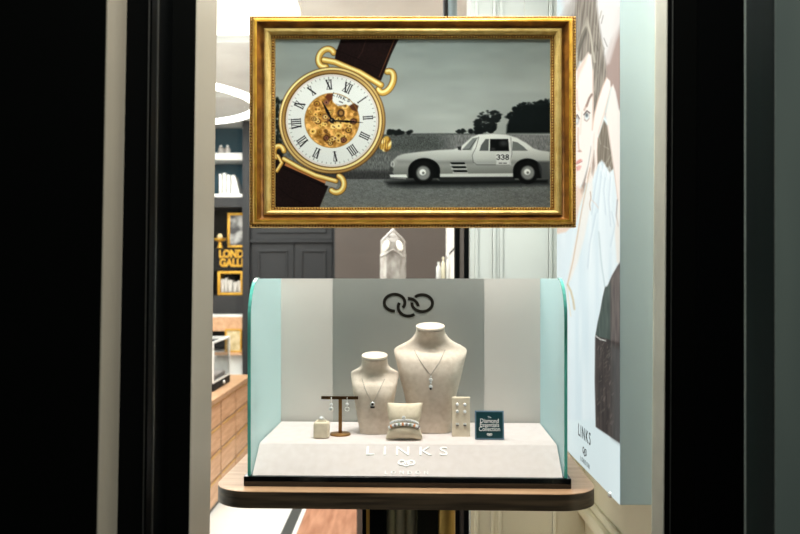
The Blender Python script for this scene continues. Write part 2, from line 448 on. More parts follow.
def beads(d, h, r, step, name):
    b = B(); x0, x1, z0, z1 = fx0+d, fx1-d, fz0+d*KB, fz1-d*KT
    nx, nz = int((x1-x0)/step), int((z1-z0)/step); y = face-h
    L = [(x0+(x1-x0)*k/nx, z) for k in range(nx) for z in (z0, z1)]+[(x, z0+(z1-z0)*k/nz) for k in range(nz+1) for x in (x0, x1)]
    for x, z in L: b.ball((x, y, z), r, 6)
    return b.build(name, 'gold_bead', pic, True)
ringprofile([(.0008,.0079),(.0016,.0086),(.0058,.0086),(.0062,.0079)], fx0, fx1, fz0, fz1, face).build('outer_bead_channel', 'gold_dark', pic, True)
ringprofile([(.0440,.0040),(.0446,.0048),(.0496,.0048),(.0502,.0040)], fx0, fx1, fz0, fz1, face).build('inner_bead_channel', 'gold_dark', pic, True)
beads(.0036, .0095, .0022, .0060, 'outer_beading')
beads(.0471, .0056, .0020, .0056, 'inner_beading')
B().box(fx0+.01, fx1-.01, FY+.0142, FY+.026, fz0+.01, fz1-.01).build('backing_board', 'black_matte', pic, True)
for px in (300, 526):
    B().tube([(PX(px, FY), FY+.02, fz1-.004), (PX(px, FY), FY+.02, 2.62), (PX(px, FY), FY+.02, CEIL+.05)], .0006, 6).build('hanging_thread', 'thread_clear', pic, True)

# ---- the printed picture
PY = FY+.0138
x0p, x1p, y0p, y1p = 275.5, 551.0, 38.5, 208.0
nw, nh = 690, 425
gx, gy = np.meshgrid(np.linspace(x0p, x1p, nw), np.linspace(y0p, y1p, nh))
R = Ras(gx, gy, (128,134,132))
t = (gy-38)/100.0
cl = vnoise(gx.shape, (40, 140))+.5*vnoise(gx.shape, (14, 50))
for ch, a, b in ((0,140,164),(1,148,168),(2,146,164)):
    R.img[..., ch] = a+(b-a)*np.clip(t, 0, 1)+(cl-.75)*14
def Z(x, y): return (380+x/3.56, 80+y/3.56)          # coordinates taken from the enlarged car
# far trees, field, verge, road
def blob(cx, cy, rx, ry, n, col, sp=2.2):
    for _ in range(n):
        a = random.uniform(0, 2*PI); q = math.sqrt(random.random())
        R.ell(cx+math.cos(a)*rx*q, cy+math.sin(a)*ry*q, sp*random.uniform(.5,1.1), sp*random.uniform(.4,.9), col, .8)
gn = vnoise(gx.shape, (2.2, 1.6)); gl = vnoise(gx.shape, (16, 60)); gf = vnoise(gx.shape, (5, 1.5))
hz = 133.6-1.2*np.sin((gx-380)/40)
fld = np.stack([58+gn*34+gl*18]*3, -1)+np.array([-2,2,0])
R.put((gy-hz)/1.5, fld)
blob(*Z(55,186), 9, 2.0, 26, (28,32,31), 2.4); blob(*Z(105,186), 2, 1.5, 6, (30,34,33), 2)
blob(*Z(285,182), 5, 1.6, 16, (34,38,37), 1.8)
blob(*Z(375,160), 10, 8.5, 70, (26,30,30), 2.6); blob(*Z(385,142), 11, 9, 60, (30,34,34), 1.3); blob(*Z(410,130), 6, 5, 26, (30,34,34), 2.2); blob(*Z(345,180), 7, 3, 18, (26,30,30), 2.6)
R.poly([Z(450,190),Z(452,160),Z(470,128),Z(500,105),Z(540,90),Z(575,78),Z(602,68),Z(610,190)], (22,28,28), 1.2)
blob(*Z(520,130), 18, 10, 70, (24,30,30), 3.2); blob(*Z(580,100), 7, 8, 30, (22,28,28), 3.0); blob(*Z(470,128), 4, 4, 26, (26,32,32), 1.2); blob(*Z(540,92), 14, 3.4, 60, (26,32,32), 1.3)
R.put(np.clip((gy-134)/1.5,0,1)*np.clip((gx-(380+200/3.56))/20,0,1)*np.clip((162-gy)/10,0,1)*.75, np.stack([112+gf*44]*3,-1))
R.put(np.clip((gy-146)/10,0,1)*np.clip((176-gy)/6,0,1)*.8, np.stack([84+gf*54]*3,-1)+np.array([0,2,1]))
R.put(np.clip((gy-168)/5,0,1)*.85, np.stack([48+gf*22]*3,-1))
rn = vnoise(gx.shape, (1.4, 2.0))+.6*vnoise(gx.shape, (4, 9))
R.put((gy-178.5)/1.2, np.stack([96+rn*24-(gy-180)*.15]*3,-1)+np.array([-2,1,0]))
for _ in range(50):                                      # dark foliage at the picture's edge beside the watch
    R.ell(276+random.uniform(0,7)*random.random(), random.uniform(98,165), 1.6, 2.4, (34,40,36), .8)
# shadow printed under the car, tyres, body
R.poly([Z(20,362),Z(120,352),Z(602,350),Z(602,372),Z(330,378),Z(90,380),Z(30,374)], (26,28,28), 3)
body = [Z(38,318),Z(40,300),Z(48,284),Z(62,271),Z(85,263),Z(130,257),Z(200,250),Z(262,247),Z(285,240),Z(305,222),Z(328,203),Z(352,194),Z(400,191),
        Z(448,194),Z(488,206),Z(520,224),Z(545,243),Z(570,251),Z(604,256),Z(604,352),Z(480,356),Z(210,358),Z(200,352),Z(100,352),Z(52,340)]
bt = np.clip((gy-(80+240/3.56))/(110/3.56), 0, 1)
R.poly(body, np.stack([208-bt*104, 210-bt*104, 206-bt*104], -1), .7)
R.poly([Z(60,285),Z(200,288),Z(420,286),Z(602,288),Z(602,296),Z(420,300),Z(200,300),Z(64,296)], (120,122,120), 1.6, .55)   # crease
R.poly([Z(205,334),Z(480,332),Z(480,345),Z(212,346)], (196,198,194), .6)
R.poly([Z(205,346),Z(480,345),Z(480,360),Z(215,362)], (44,46,46), .8)
R.poly([Z(330,262),Z(345,230),Z(352,203),Z(464,203),Z(470,262),Z(462,300),Z(335,300)], (205,207,203), .6, .35)
R.stroke([Z(352,203),Z(342,240),Z(328,268),Z(332,292),Z(345,302),Z(460,302),Z(470,262),Z(466,205)], .45, (90,92,90))
R.poly([Z(292,248),Z(330,207),Z(350,204),Z(336,226),Z(324,250)], (128,132,130), .6)
R.stroke([Z(296,248),Z(318,246),Z(340,215)], .6, (70,72,72))
R.poly([Z(354,252),Z(360,232),Z(376,210),Z(388,210),Z(386,252)], (92,96,94), .5)
R.poly([Z(392,210),Z(456,210),Z(460,253),Z(391,253)], (20,22,22), .5)
R.ell(*Z(440,226), 4, 2.6, (58,60,60), 1.5); R.ell(*Z(402,246), 2.2, 1.4, (60,60,60), .8)
R.poly([Z(470,252),Z(472,218),Z(490,222),Z(512,238),Z(526,252)], (112,116,114), .5)
R.stroke([Z(464,206),Z(468,253)], 1.0, (176,178,175))
R.poly([Z(276,238),Z(290,236),Z(288,250),Z(278,248)], (40,42,42), .6)
for k in range(3):
    yy = 293+k*14; R.poly([Z(250+k*5,yy),Z(300+k*4,yy),Z(304+k*4,yy+8),Z(256+k*5,yy+8)], (30,32,32), .5)
    R.stroke([Z(250+k*5,yy+9.5),Z(306+k*3,yy+9.5)], .5, (225,226,222))
R.poly(arc(*Z(157,322), 16, 12.5, 180, 360, 16)+[Z(213,350),Z(101,350)], (16,18,18), .6)
R.poly(arc(*Z(525,322), 14.5, 12, 180, 360, 16)+[Z(576,350),Z(474,350)], (16,18,18), .6)
R.poly([Z(560,290),Z(604,290),Z(604,352),Z(575,352)], (70,72,72), 1.2, .8)
for wx, wy, r in ((154,331,11), (526,330,10.8)):
    R.ell(*Z(wx,wy), r, r+.6, (22,23,23), .6); R.ell(*Z(wx,wy), r*.66, r*.68, (84,86,85), .6)
    R.ell(*Z(wx,wy), r*.56, r*.58, (132,134,132), .6); R.ell(*Z(wx-2,wy-3), r*.30, r*.28, (226,227,224), .7)
    R.ell(*Z(wx,wy), r*.12, r*.12, (120,122,120), .5)
R.poly([Z(34,337),Z(94,336),Z(97,346),Z(92,352),Z(38,349)], (214,216,212), .5)
R.stroke([Z(36,347),Z(94,349)], .8, (80,82,80))
R.ell(*Z(45,300), 1.8, 3.0, (200,202,200), .6); R.ell(*Z(45,300), 1.0, 2.0, (120,122,120), .5); R.ell(*Z(40,318), 2.2, 2.6, (70,72,70), .8)
R.poly([Z(414,262),Z(466,262),Z(466,302),Z(414,302)], (214,215,212), .8, .7)
def digits(s, x, y, w, h, lw, col):
    for c in s:
        if c == '3':
            p = [(0,.12),(.4,0),(.9,.15),(.9,.35),(.45,.48),(.95,.62),(.95,.85),(.45,1),(0,.86)]
        else:
            p = [(.5,.47),(.08,.3),(.15,.08),(.5,0),(.85,.08),(.92,.3),(.5,.47),(.02,.68),(.1,.93),(.5,1),(.9,.93),(.98,.68),(.5,.47)]
        R.stroke([(x+a*w, y+b*h) for a, b in p], lw, col, .3); x += w*1.42
digits('338', *Z(416,266), 3.1, 4.8, .85, (34,36,36))
R.stroke([Z(424,296),Z(434,296)], .8, (60,60,60)); R.stroke([Z(440,296),Z(450,296)], .8, (60,60,60))
# ---- the watch on the same print
G1, G2, G3, G4 = (202,164,82), (246,228,170), (118,78,28), (78,46,14)
wc = (332.0, 120.5)
def hose(pts, w):
    R.stroke(pts, w, G4, .6); R.stroke(pts, w-.9, G1, .7); R.stroke([(x-.6, y-.7) for x, y in pts], w*.36, G2, .8)
strap = (44,26,24)
hose(arc(326.5,58, 7.5, 9.5, 60, 300, 16, .5), 6.4)                      # upper lug loop
hose(arc(386,82, 6.5, 11.5, -120, 120, 16, .45), 6.6)
sg = vnoise(gx.shape, (3, 3))
R.poly([(342,36),(400,36),(391,55),(381,80.5),(378,80),(334.5,61),(336,52)], np.stack([28+sg*14, 18+sg*8, 17+sg*8], -1), .6)
R.stroke([(395.5,37),(386,60),(379,77)], .5, (128,84,56)); R.stroke([(336.5,50),(352,56.5),(380,69)], .8, (18,10,10)); R.stroke([(366,40),(362,52),(358,58)], .7, (96,66,58), .6, .6)
hose([(324,60),(335,62),(360,72.5),(381,85)], 6.2)
R.poly([(274,150),(281,154),(286,161),(329,181),(328,187),(318.5,210),(274,210)], np.stack([28+sg*12, 19+sg*8, 19+sg*8], -1), .6)
R.poly([(286,161.5),(327,179.8),(326,184),(284.5,165.5)], (178,120,78), .5)
R.poly([(326,180.5),(338,184),(336,188),(325,185)], (150,148,144), .6)
R.stroke([(283,168),(305,178),(327,187.5)], .9, (16,10,10)); R.stroke([(277,187),(290,197),(303,203)], .8, (18,12,12))
hose(arc(336.5,184, 7.5, 8.5, -70, 130, 14), 6.0); hose(arc(279,152, 5, 6, 120, 350, 12), 5.4); hose([(278,156),(282,163),(277,171)], 3.6)
hose([(284,159),(300,168),(316,175.5),(336,181)], 5.0)
for k in range(7):                                                       # crown
    a = -.5+k*.33; R.ell(384.5+4.2*math.sin(a*1.6+.4), 144+4.8*math.cos(a*2.1), 2.6, 3.4, [G1, G2, G3][k % 3], .7, .95, .6)
R.ell(384,143.5, 4.4, 6.2, G1, .8, .8, .5); R.ell(383,141.5, 1.6, 2.6, G2, .8, .9, .5)
for k in range(4): R.stroke([(381.5+k*2.2,138.4+k*.9),(380.6+k*2.2,148.2+k*.6)], .6, G4, .4, .7)
ang = np.arctan2(gy-wc[1], gx-wc[0])
sh = .5+.5*np.cos(ang+2.3)                                               # engraved sheen of the printed bezel
def gold(f): 
    f = f[..., None]; return np.array(G3)*(1-f)+np.array(G2)*f
q = np.hypot(gx-wc[0], gy-wc[1])
R.put(np.clip((53.4-q)/.7*.5+.5,0,1), G4)
R.put(np.clip((52.8-q)/.7*.5+.5,0,1), gold(.32+.66*sh))
R.ring(*wc, 49.4, 50.6, G4, .5, .9); R.put(np.clip((49.8-q)/.6*.5+.5,0,1), gold(.95-.65*sh)); R.ring(*wc, 46.0, 47.4, G4, .6, .85)
R.put(np.clip((46.2-q)/.6*.5+.5,0,1), (214,216,214))
R.ring(*wc, 44.7, 45.0, (196,128,118), .4, .6)
for k in range(60):
    a = 2*PI*k/60+math.radians(25.5); r0 = 42.2 if k % 5 else 41.4
    R.stroke([(wc[0]+r0*math.sin(a), wc[1]-r0*math.cos(a)), (wc[0]+43.3*math.sin(a), wc[1]-43.3*math.cos(a))], .55 if k % 5 else .9, (110,108,108), .4, .8)
# open movement
mvn = vnoise(gx.shape, (7, 7)); mv2 = vnoise(gx.shape, (3.2, 3.2))
mvc = np.stack([120+mvn*100+mv2*34, 82+mvn*92+mv2*30, 24+mvn*78+mv2*30], -1)
R.put(np.clip((27.2-q)/.6*.5+.5,0,1), mvc)
for _ in range(80):
    a = random.uniform(0, 2*PI); rr = 25*math.sqrt(random.random()); cx, cy = wc[0]+rr*math.cos(a), wc[1]+rr*math.sin(a); r = random.uniform(1.1,3.6)
    if math.hypot(cx-wc[0], cy-wc[1])+r > 26.6: continue
    R.ell(cx, cy, r, r*.9, random.choice([(96,60,28),(226,196,120),(124,90,66),(70,44,24),(240,214,146),(150,110,50)]), .6, .85)
    R.ell(cx, cy, r*.62, r*.55, random.choice([(206,164,78),(232,204,132),(168,124,54),(140,96,84)]), .6, .9)
    R.ell(cx, cy, r*.22, r*.22, (54,34,20), .5)
R.poly([(331,96),(334,92),(352,95),(358,104),(352,107),(346,104.5),(338,106),(333,102)], (214,216,214), .7)
R.poly([(327.5,93.5),(333,94),(332.5,99),(329,102),(325,97)], (104,62,42), .6)
R.poly([(349,106),(354,103),(358.5,106),(357,112),(352,110)], (92,58,40), .6); R.ell(341,113, 3.6, 4.0, (70,50,34), .7); R.ell(341,113, 2, 2.3, (150,116,70), .6)
R.ring(*wc, 26.8, 27.5, (150,112,48), .5, .8)
def dial(x, y, deg):       # point x right, y up from the centre of a numeral standing at dial angle deg
    a = math.radians(deg+25.5); r = 36.0
    cx, cy = wc[0]+r*math.sin(a), wc[1]-r*math.cos(a)
    return (cx+x*math.cos(a)+y*math.sin(a), cy+x*math.sin(a)-y*math.cos(a))
def numeral(s, deg, h=4.6):
    K = (30,30,34); ws = {'I':2.1,'V':3.6,'X':3.9}; tot = sum(ws[c] for c in s); x = -tot/2
    for c in s:
        w = ws[c]
        if c == 'I': R.stroke([dial(x+w/2,h,deg),dial(x+w/2,-h,deg)], 1.0, K, .3)
        elif c == 'V':
            R.stroke([dial(x+.3,h,deg),dial(x+w/2,-h,deg)], 1.4, K, .3); R.stroke([dial(x+w-.3,h,deg),dial(x+w/2,-h,deg)], .5, K, .3)
        else:
            R.stroke([dial(x+.3,h,deg),dial(x+w-.3,-h,deg)], 1.4, K, .3); R.stroke([dial(x+w-.3,h,deg),dial(x+.3,-h,deg)], .5, K, .3)
        x += w
    for yy in (h, -h): R.stroke([dial(-tot/2+.2,yy,deg),dial(tot/2-.2,yy,deg)], .4, K, .3, .8)
for k, s in enumerate(['XII','I','II','III','IIII','V','VI','VII','VIII','IX','X','XI']): numeral(s, k*30)
LET = {'L': [[(0,1),(0,0),(.8,0)]], 'I': [[(0,1),(0,0)]], 'N': [[(0,0),(0,1),(.9,0),(.9,1)]], 'K': [[(0,0),(0,1)],[(.8,1),(.02,.45),(.85,0)]],
       'S': [[(.85,.85),(.45,1),(.1,.8),(.2,.58),(.7,.42),(.85,.2),(.45,0),(0,.15)]]}
def word(s, x, y, rot, h, gap, lw, col):
    c, n = math.cos(rot), math.sin(rot)
    for ch in s:
        for pl in LET[ch]:
            R.stroke([(x+(a*h*.9)*c+(b*h)*n, y+(a*h*.9)*n-(b*h)*c) for a, b in pl], lw, col, .3)
        d = (0 if ch == 'I' else h*.8)+gap; x += d*c; y += d*n
word('LINKS', 332.6, 95.2, .40, 3.0, 2.1, .6, (60,60,64))
R.stroke([(339.5,101.5),(342.5,102.7)], 1.1, (100,100,104), .5); R.stroke([(336.5,104),(345,107)], .5, (150,150,150), .5)
def hand(tx, ty, w):
    dx, dy = tx-wc[0], ty-wc[1]; L = math.hypot(dx, dy); ux, uy = dx/L, dy/L; nx, ny = -uy, ux
    R.poly([(wc[0]-ux*3+nx*.5, wc[1]-uy*3+ny*.5), (wc[0]+ux*L*.5+nx*w, wc[1]+uy*L*.5+ny*w), (tx, ty), (wc[0]+ux*L*.5-nx*w, wc[1]+uy*L*.5-ny*w), (wc[0]-ux*3-nx*.5, wc[1]-uy*3-ny*.5)], (22,20,22), .5)
hand(322.0,101.2, 1.5); hand(363,122.6, 1.1); R.ell(*wc, 2.7, 2.7, (28,26,26), .6); R.ell(wc[0]-.5, wc[1]-.5, .9, .9, (120,112,100), .5)
R.img = np.clip(R.img, 0, 255); R.img = 255*np.clip(1.12*(R.img/255)**1.16, 0, 1)
pos = np.stack([(gx-CX)*PY/F, np.full(gx.shape, PY), H-(gy-HY)*PY/F], -1)
sheet('printed_picture', pos, R.img, 'picture_ink', pic)

# ================================================================== LIGHTBOX WITH THE POSTER (side wall of the window)
LX, LY0, LY1, LZ0, LZ1 = 0.454, 1.65, 2.31, 1.5-227*1.65/F, 2.50
lb = thing('lightbox_sign', 'tall backlit poster of a woman in a white shirt, on the cream side wall', 'lightbox', (LX+.053, (LY0+LY1)/2, LZ0))
B().box(LX, .559, LY0, LY1, LZ0, LZ1, .001).build('housing', 'lightbox_side', lb, True, smooth=False)
ny, nz = 190, 620
yy, zz = np.meshgrid(1/np.linspace(1/LY1, 1/LY0, ny), np.linspace(LZ1, LZ0, nz))
R = Ras(CX+LX*F/yy, HY-(zz-H)*F/yy, (226,238,242))
X, Yp = R.x, R.y
n1 = vnoise(X.shape, (60, 10)); n2 = vnoise(X.shape, (14, 4)); strand = np.sin(X*1.9+Yp*.16+n1*9)*.5+.5
skin, skin2, tan = (250,238,230), (232,206,192), (214,186,160)
def tube_line(pts, w, col, soft=.8, op=1.0): R.stroke(pts, w, col, soft, op)
R.img[:] = (228,240,243)
R.poly([(530,-120),(640,-120),(640,118),(603,112),(590,70),(566,16)], (226,222,220), 3)          # pale studio backdrop
R.poly([(604,66),(608,58),(614,40),(624,22),(624,125),(600,112),(596,80)], (172,150,142), 4)
R.stroke([(619,10),(614,40),(608,62)], 3.0, (226,216,212), 2.5, .8)
hair = np.stack([112+strand*34+n2*26, 104+strand*33+n2*25, 95+strand*31+n2*24], -1)
R.poly([(548,110),(556,40),(568,12),(577,-10),(588,-60),(596,-40),(597,5),(600,28),(604,52),(607,72),(604,92),(599,110),(592,126),(590,60),(580,62),(577,74),(576,110)], hair, 1.6)
R.poly([(554,30),(566,6),(578,-8),(574,14),(566,22)], (196,190,184), 2.0, .8)
for k in range(5):                                                                                  # parted strands over the forehead
    o = k*1.7
    R.stroke([(577-o*.2,66-o),(579,48-o),(583,36-o),(587.5,25-o*1.2),(591,36-o*.4),(592.5,48),(594+o*.3,62)], .9, (196,188,172), .8, .75-.1*k)
    R.stroke([(578,60-o*1.6),(582,44-o*1.4),(586,34-o)], .7, (84,78,70), .8, .7)
for k in range(26):
    x, y = random.uniform(593,606), random.uniform(10,100); R.stroke([(x,y),(x+random.uniform(-2,4),y+random.uniform(4,9))], .6, random.choice([(176,168,152),(92,86,78),(150,142,128)]), .6, .6)
R.poly([(553,100),(566,80),(577,70),(583,61),(588.5,52.5),(591.5,55),(593.4,72),(593.6,100),(593,128),(591,146),(588,164),(583,183),(576,192),(562,186)], skin, 1.1)
R.poly([(577,70),(583,61),(588.5,52.5),(586,62),(580,74),(577.5,84)], (226,196,180), 1.4, .7)
R.stroke([(593.2,70),(593.4,98),(592.6,130)], 1.0, (226,190,172), .9, .7)
R.stroke([(577,90),(577.4,104),(579,110)], 1.4, (222,190,174), 1.2, .8)
# brows, eyes, nose, mouth
R.stroke([(592,94.5),(589.5,98.5),(586.8,106)], 1.9, (120,94,82), .9, .85); R.stroke([(587,105),(584.6,110)], 1.6, (176,138,122), 1.0, .7)
R.ell(587.0,116.4, 2.7, 4.0, (188,182,176), 1.0, .8, .2); R.ell(587.2,117.2, 1.9, 2.6, (234,238,238), .7); R.ell(587.0,115.2, 1.3, 2.0, (104,114,118), .7)
R.stroke([(584.2,114.6),(587.2,110.8),(590,113)], 1.1, (74,62,58), .6, .9); R.stroke([(584.6,119.8),(587,121.4),(589.4,118.6)], .7, (150,122,112), .6, .7)
R.ell(577.0,120.0, 2.2, 4.2, (160,154,150), 1.0, .8); R.ell(577.0,120.8, 1.4, 2.4, (226,230,230), .7); R.stroke([(575.6,117),(577.6,114.8),(579.6,118.6)], 1.0, (84,72,68), .6, .85)
R.stroke([(582.2,112),(581.0,124),(580.4,134)], 1.0, (236,212,198), 1.2, .8)
R.stroke([(578.4,128),(578.2,140),(579.0,149),(581.5,151.4)], .9, (214,178,160), .9, .85); R.ell(579.6,151.2, 1.2, .7, (178,132,120), .7)
R.poly([(575.6,162.5),(578.4,160.3),(580.6,159.0),(582.6,160.0),(580,162.4),(577,163.6)], (222,150,142), .7)
R.poly([(576,167),(579.4,165.4),(581.8,166.2),(580,170),(577,171)], (234,176,166), .8); R.stroke([(575.8,164.4),(579,163.2),(582.4,161.4)], .6, (176,104,98), .5)
R.poly([(582,186),(585,177),(588.5,165),(591.5,146),(592.4,150),(589,172),(584,192)], (140,112,96), 1.0, .75)       # dark hair behind the jaw
R.poly([(556,184),(577,186),(583,189),(583.5,196),(580,206),(576,224),(566,246),(552,240)], (238,214,198), 1.6)      # neck
R.ell(582.4,190, 1.5, 3.4, (186,154,134), 1.2, .7)
# hair between the arms, hands
R.poly([(604,120),(608,126),(611,148),(614,168),(610,173),(606,168),(601,162),(596,166),(595,148)], np.stack([112+strand*16+n2*26, 103+strand*15+n2*24, 91+strand*14+n2*22], -1), .9)
for a, b in (((599,137),(601,144)),((604,146),(609,149)),((606,164),(611,155)),((608,170),(612,160))): R.stroke([a, b], .7, (178,170,154), .6, .8)
R.poly([(592.4,128),(595,112),(599,98),(603,86),(607,77.5),(610.4,81),(611,88),(608,100),(604.5,116),(600,132),(596,142),(594,140)], skin, .8)
R.stroke([(606.6,78),(602,89),(598,101),(594.4,116),(592.6,130)], .8, (226,190,170), .6, .85); R.stroke([(610.6,90),(607,103),(603,118),(597,138)], .8, (222,196,180), .7, .7)
R.poly([(611,88),(613.4,84.5),(616,92),(619,108),(623,118),(623,235),(619.5,222),(618,200),(614.6,172),(611,146),(608,126),(606,114)], (248,236,228), .8)
R.stroke([(612,88),(609,100),(606,112)], 1.6, (214,228,226), .9, .8); R.stroke([(614.4,90),(618.6,110)], .8, (216,222,222), .6, .7)
R.stroke([(608,126),(611,147),(614.6,172),(618,200)], .8, (228,198,180), .7, .8)
for k, (x0, x1) in enumerate(((592.6,586.5),(594.2,589.6),(595.6,592.0),(596.6,595.4))):                            # fingers
    R.stroke([(x0+.6,134),(x0-.2,150),((x0+x1)/2+.6,164),(x1,182)], 2.2, skin if k != 1 else (244,228,218), .7)
    R.stroke([(x0+1.5,138),(x0+.8,152),((x0+x1)/2+1.6,164),(x1+1.2,178)], .55, (206,168,148), .5, .8)
R.poly([(591,172),(593,160),(594.4,150),(595,166),(592.6,176)], (128,104,90), .7, .6)
# white shirt
sh_ = np.stack([222+n1*16, 234+n1*11, 240+n1*8], -1)
R.poly([(548,236),(566,232),(577,222),(584,198),(590,186),(594,176),(598,166),(602,160),(606,166),(610,173),(613,171),(616,190),(618,215),(620,232),(623,236),(623,420),(548,420)], sh_, 1.0)
for a, b, c in (((599,166),(595,190),(592,214)),((603,163),(600,190),(598,212)),((607,168),(604,190),(606,214)),((611,174),(609,200),(611,226)),((596,214),(590,244),(588,268)),((612,212),(615,226),(611,246))):
    R.stroke([a, b, c], .9, (196,210,220), 1.1, .7); R.stroke([(a[0]+1.6,a[1]),(b[0]+1.6,b[1]),(c[0]+1.6,c[1])], .8, (244,250,252), 1.0, .7)
for k in range(8): R.stroke([(600+k*1.7,162+(k % 3)*3+k*.8),(601+k*1.6,170+(k % 2)*4+k)], .6, (250,253,254), .5, .9)
R.poly([(592,165),(589,182),(584,200),(580,220),(575,244),(570,268),(567,284),(571,280),(578,262),(585,236),(590,210),(593,188)], (244,236,228), 1.2, .75)
R.stroke([(590.4,168),(586.5,188),(581.6,212),(577.6,236),(573,262),(567.6,285)], 1.0, tan, .7, .9)
R.stroke([(568,285),(571,291),(573.4,300),(574.6,309)], 1.5, (208,184,142), .9, .85); R.stroke([(567.6,287),(568.6,300),(571,316)], .9, (240,224,200), .8, .8)
R.stroke([(590.6,192),(591.2,198),(589.8,204),(590.6,210)], .8, (176,140,118), .6, .7); R.stroke([(592,200),(596,204),(598.6,208)], .7, (226,200,186), .6, .7)
R.stroke([(617.6,200),(616.6,216),(618.6,226)], 1.0, (140,124,120), .7, .7)
R.poly([(615,232),(618,206),(619.5,224),(623,236),(623,268),(617,262)], (240,226,212), 1.0, .6)
R.stroke([(599,232),(601.5,262),(605,286)], 1.0, (188,204,208), .9, .8)
tw = np.stack([58+n2*30, 52+n2*26, 51+n2*24], -1)
R.poly([(600.5,312),(603,298),(605.4,287.4),(608,286),(612,276),(618,266),(624,258),(624,446),(596,427),(595,380),(595.4,337)], tw, .7)
R.poly([(600.5,312),(603,298),(605.4,287.4),(608,286),(611,280),(611,340),(596,336),(598,322)], np.stack([74+n2*20, 83+n2*20, 78+n2*20], -1), .8)
R.poly([(611,280),(618,266),(624,258),(624,344),(611,340)], np.stack([98+n2*26, 90+n2*24, 88+n2*22], -1), 1.4, .9)
R.poly([(611,345),(624,350),(624,446),(613,438)], (96,98,98), 3.5, .55)
R.stroke([(596,336),(601,339.6),(606,340.5)], 1.0, (226,222,216), .5)
for _ in range(60):
    x, y = random.uniform(596.5,612), random.uniform(345,428); R.stroke([(x,y),(x+random.uniform(.5,2.5),y-random.uniform(1,4))], .4, random.choice([(150,138,130),(112,100,94)]), .5, .6)
pos = np.stack([np.full(yy.shape, LX-.0006), yy, zz], -1)
sheet('poster', pos, R.img, 'poster_ink', lb)
# lettering on the poster (reads from the far end to the near end)
MT = Matrix(((0,0,-1,0),(-1,0,0,0),(0,1,0,0),(0,0,0,1)))
def onposter(px, py):
    Y = LX*F/(px-CX); return Matrix.Translation((LX-.0008, Y, PZ(py, Y))) @ MT
mat('ink_dark', (48,54,56), 0.6); mat('ink_grey', (150,160,162), 0.6)
B().text('LINKS', .043, onposter(584.5, 434.8), .0003, 1.25).build('lettering', 'ink_dark', lb, True, smooth=False)
B().text('LONDON', .017, onposter(585.2, 462.5), .0003, 1.5).build('small_lettering', 'ink_grey', lb, True, smooth=False)
def chainlogo(M, s, w, depth):
    """three interlocked rings as flat bands; s = metres per unit (unit = one tenth photo pixel of the mirror logo)"""
    b = B()
    def band(cx, cy, rx, ry, a0, a1):
        n = 40; rows = [[], [], [], []]
        for k in range(n+1):
            a = math.radians(a0+(a1-a0)*k/n); c, t = math.cos(a), math.sin(a)
            for i, (q, z) in enumerate(((w, 0), (w, depth), (-w, depth), (-w, 0))):
                rows[i].append(M @ Vector(((cx+(rx+q)*c)*s, (cy+(ry+q)*t)*s, z)))
        b.quadgrid([[rows[i][k] for i in range(4)] for k in range(n+1)], closed_u=True, cap=True)
    band(-140, 20, 103, 84, -45+8, 360-88)          # first ring, open where the second passes over
    band(-4, -26, 100, 88, 150, 308); band(-4, -26, 100, 88, 5, 92)
    band(136, 15, 103, 84, -180-5, 134)
    return b
chainlogo(onposter(585, 452.0), .000085, 16, .0004).build('chain_emblem', 'ink_dark', lb, True, smooth=False)
for y in (1.72, 2.20):
    B().ball((LX-.001, y, LZ0+.002), .007, 10).build('standoff_clip', 'silver', lb, True)

# ================================================================== TABLE AND DISPLAY CASE (turned by ROT)
ROT = -math.radians(1.9)
PIV = Vector((0.0140, 1.75, 0))
TT = 1.5-.459; TRAY = TT+.0225; RIS = 1.1185
tb = thing('display_table', 'round-cornered oak table with a dark edge under the jewellery case', 'table', (PIV.x, PIV.y, 0), ROT)
def rrect(x0, x1, y0, y1, r, n=10):
    o = []
    for cx, cy, a in ((x1-r, y0+r, -90), (x1-r, y1-r, 0), (x0+r, y1-r, 90), (x0+r, y0+r, 180)):
        for k in range(n+1):
            q = math.radians(a+90*k/n); o.append((cx+r*math.cos(q), cy+r*math.sin(q)))
    return o
ol = rrect(-.424, .415, -.042, .50, .085)
B().prism([(x, y, TT-.0015) for x, y in ol], (0,0,.0015)).build('tabletop', 'pale_oak', tb)
B().prism([(x, y, TT-.036) for x, y in ol], (0,0,.0344)).build('edge_band', 'dark_oak_edge', tb)
def up(px, Y): return PX(px, Y)-PIV.x
for a, b, v0, v1, m in ((360, 384, .15, .20, 'black_frame'), (415, 436, .14, .19, 'olive_black')):
    B().box(up(a, 1.9), up(b, 1.9), v0, v1, .015, TT-.036, .002).build('leg', m, tb)
for x, r, m in ((388.3, .0115, 'steel'), (398.2, .0118, 'steel'), (408.8, .0125, 'steel')):
    B().lathe([(r, .015), (r, TT-.036)], (up(x, 1.93), .18, 0), 24).build('tube', m, tb)
B().lathe([(.0205, .015), (.0205, TT-.036)], (up(444.5, 1.9), .15, 0), 32).build('brass_tube', 'brass', tb)['label'] = 'polished brass tube leg'
B().box(up(363.8, 1.88), up(367.2, 1.88), .146, .151, .015, TT-.037).build('brass_strip', 'brass', tb)
B().box(up(384.5,1.95), up(414.5,1.95), .205, .21, .015, TT-.036).build('back_plate', 'steel', tb)
B().prism([(x, y, 0) for x, y in rrect(up(345,1.9), up(465,1.9), .05, .33, .03)], (0,0,.015)).build('foot_plate', 'black_frame', tb)

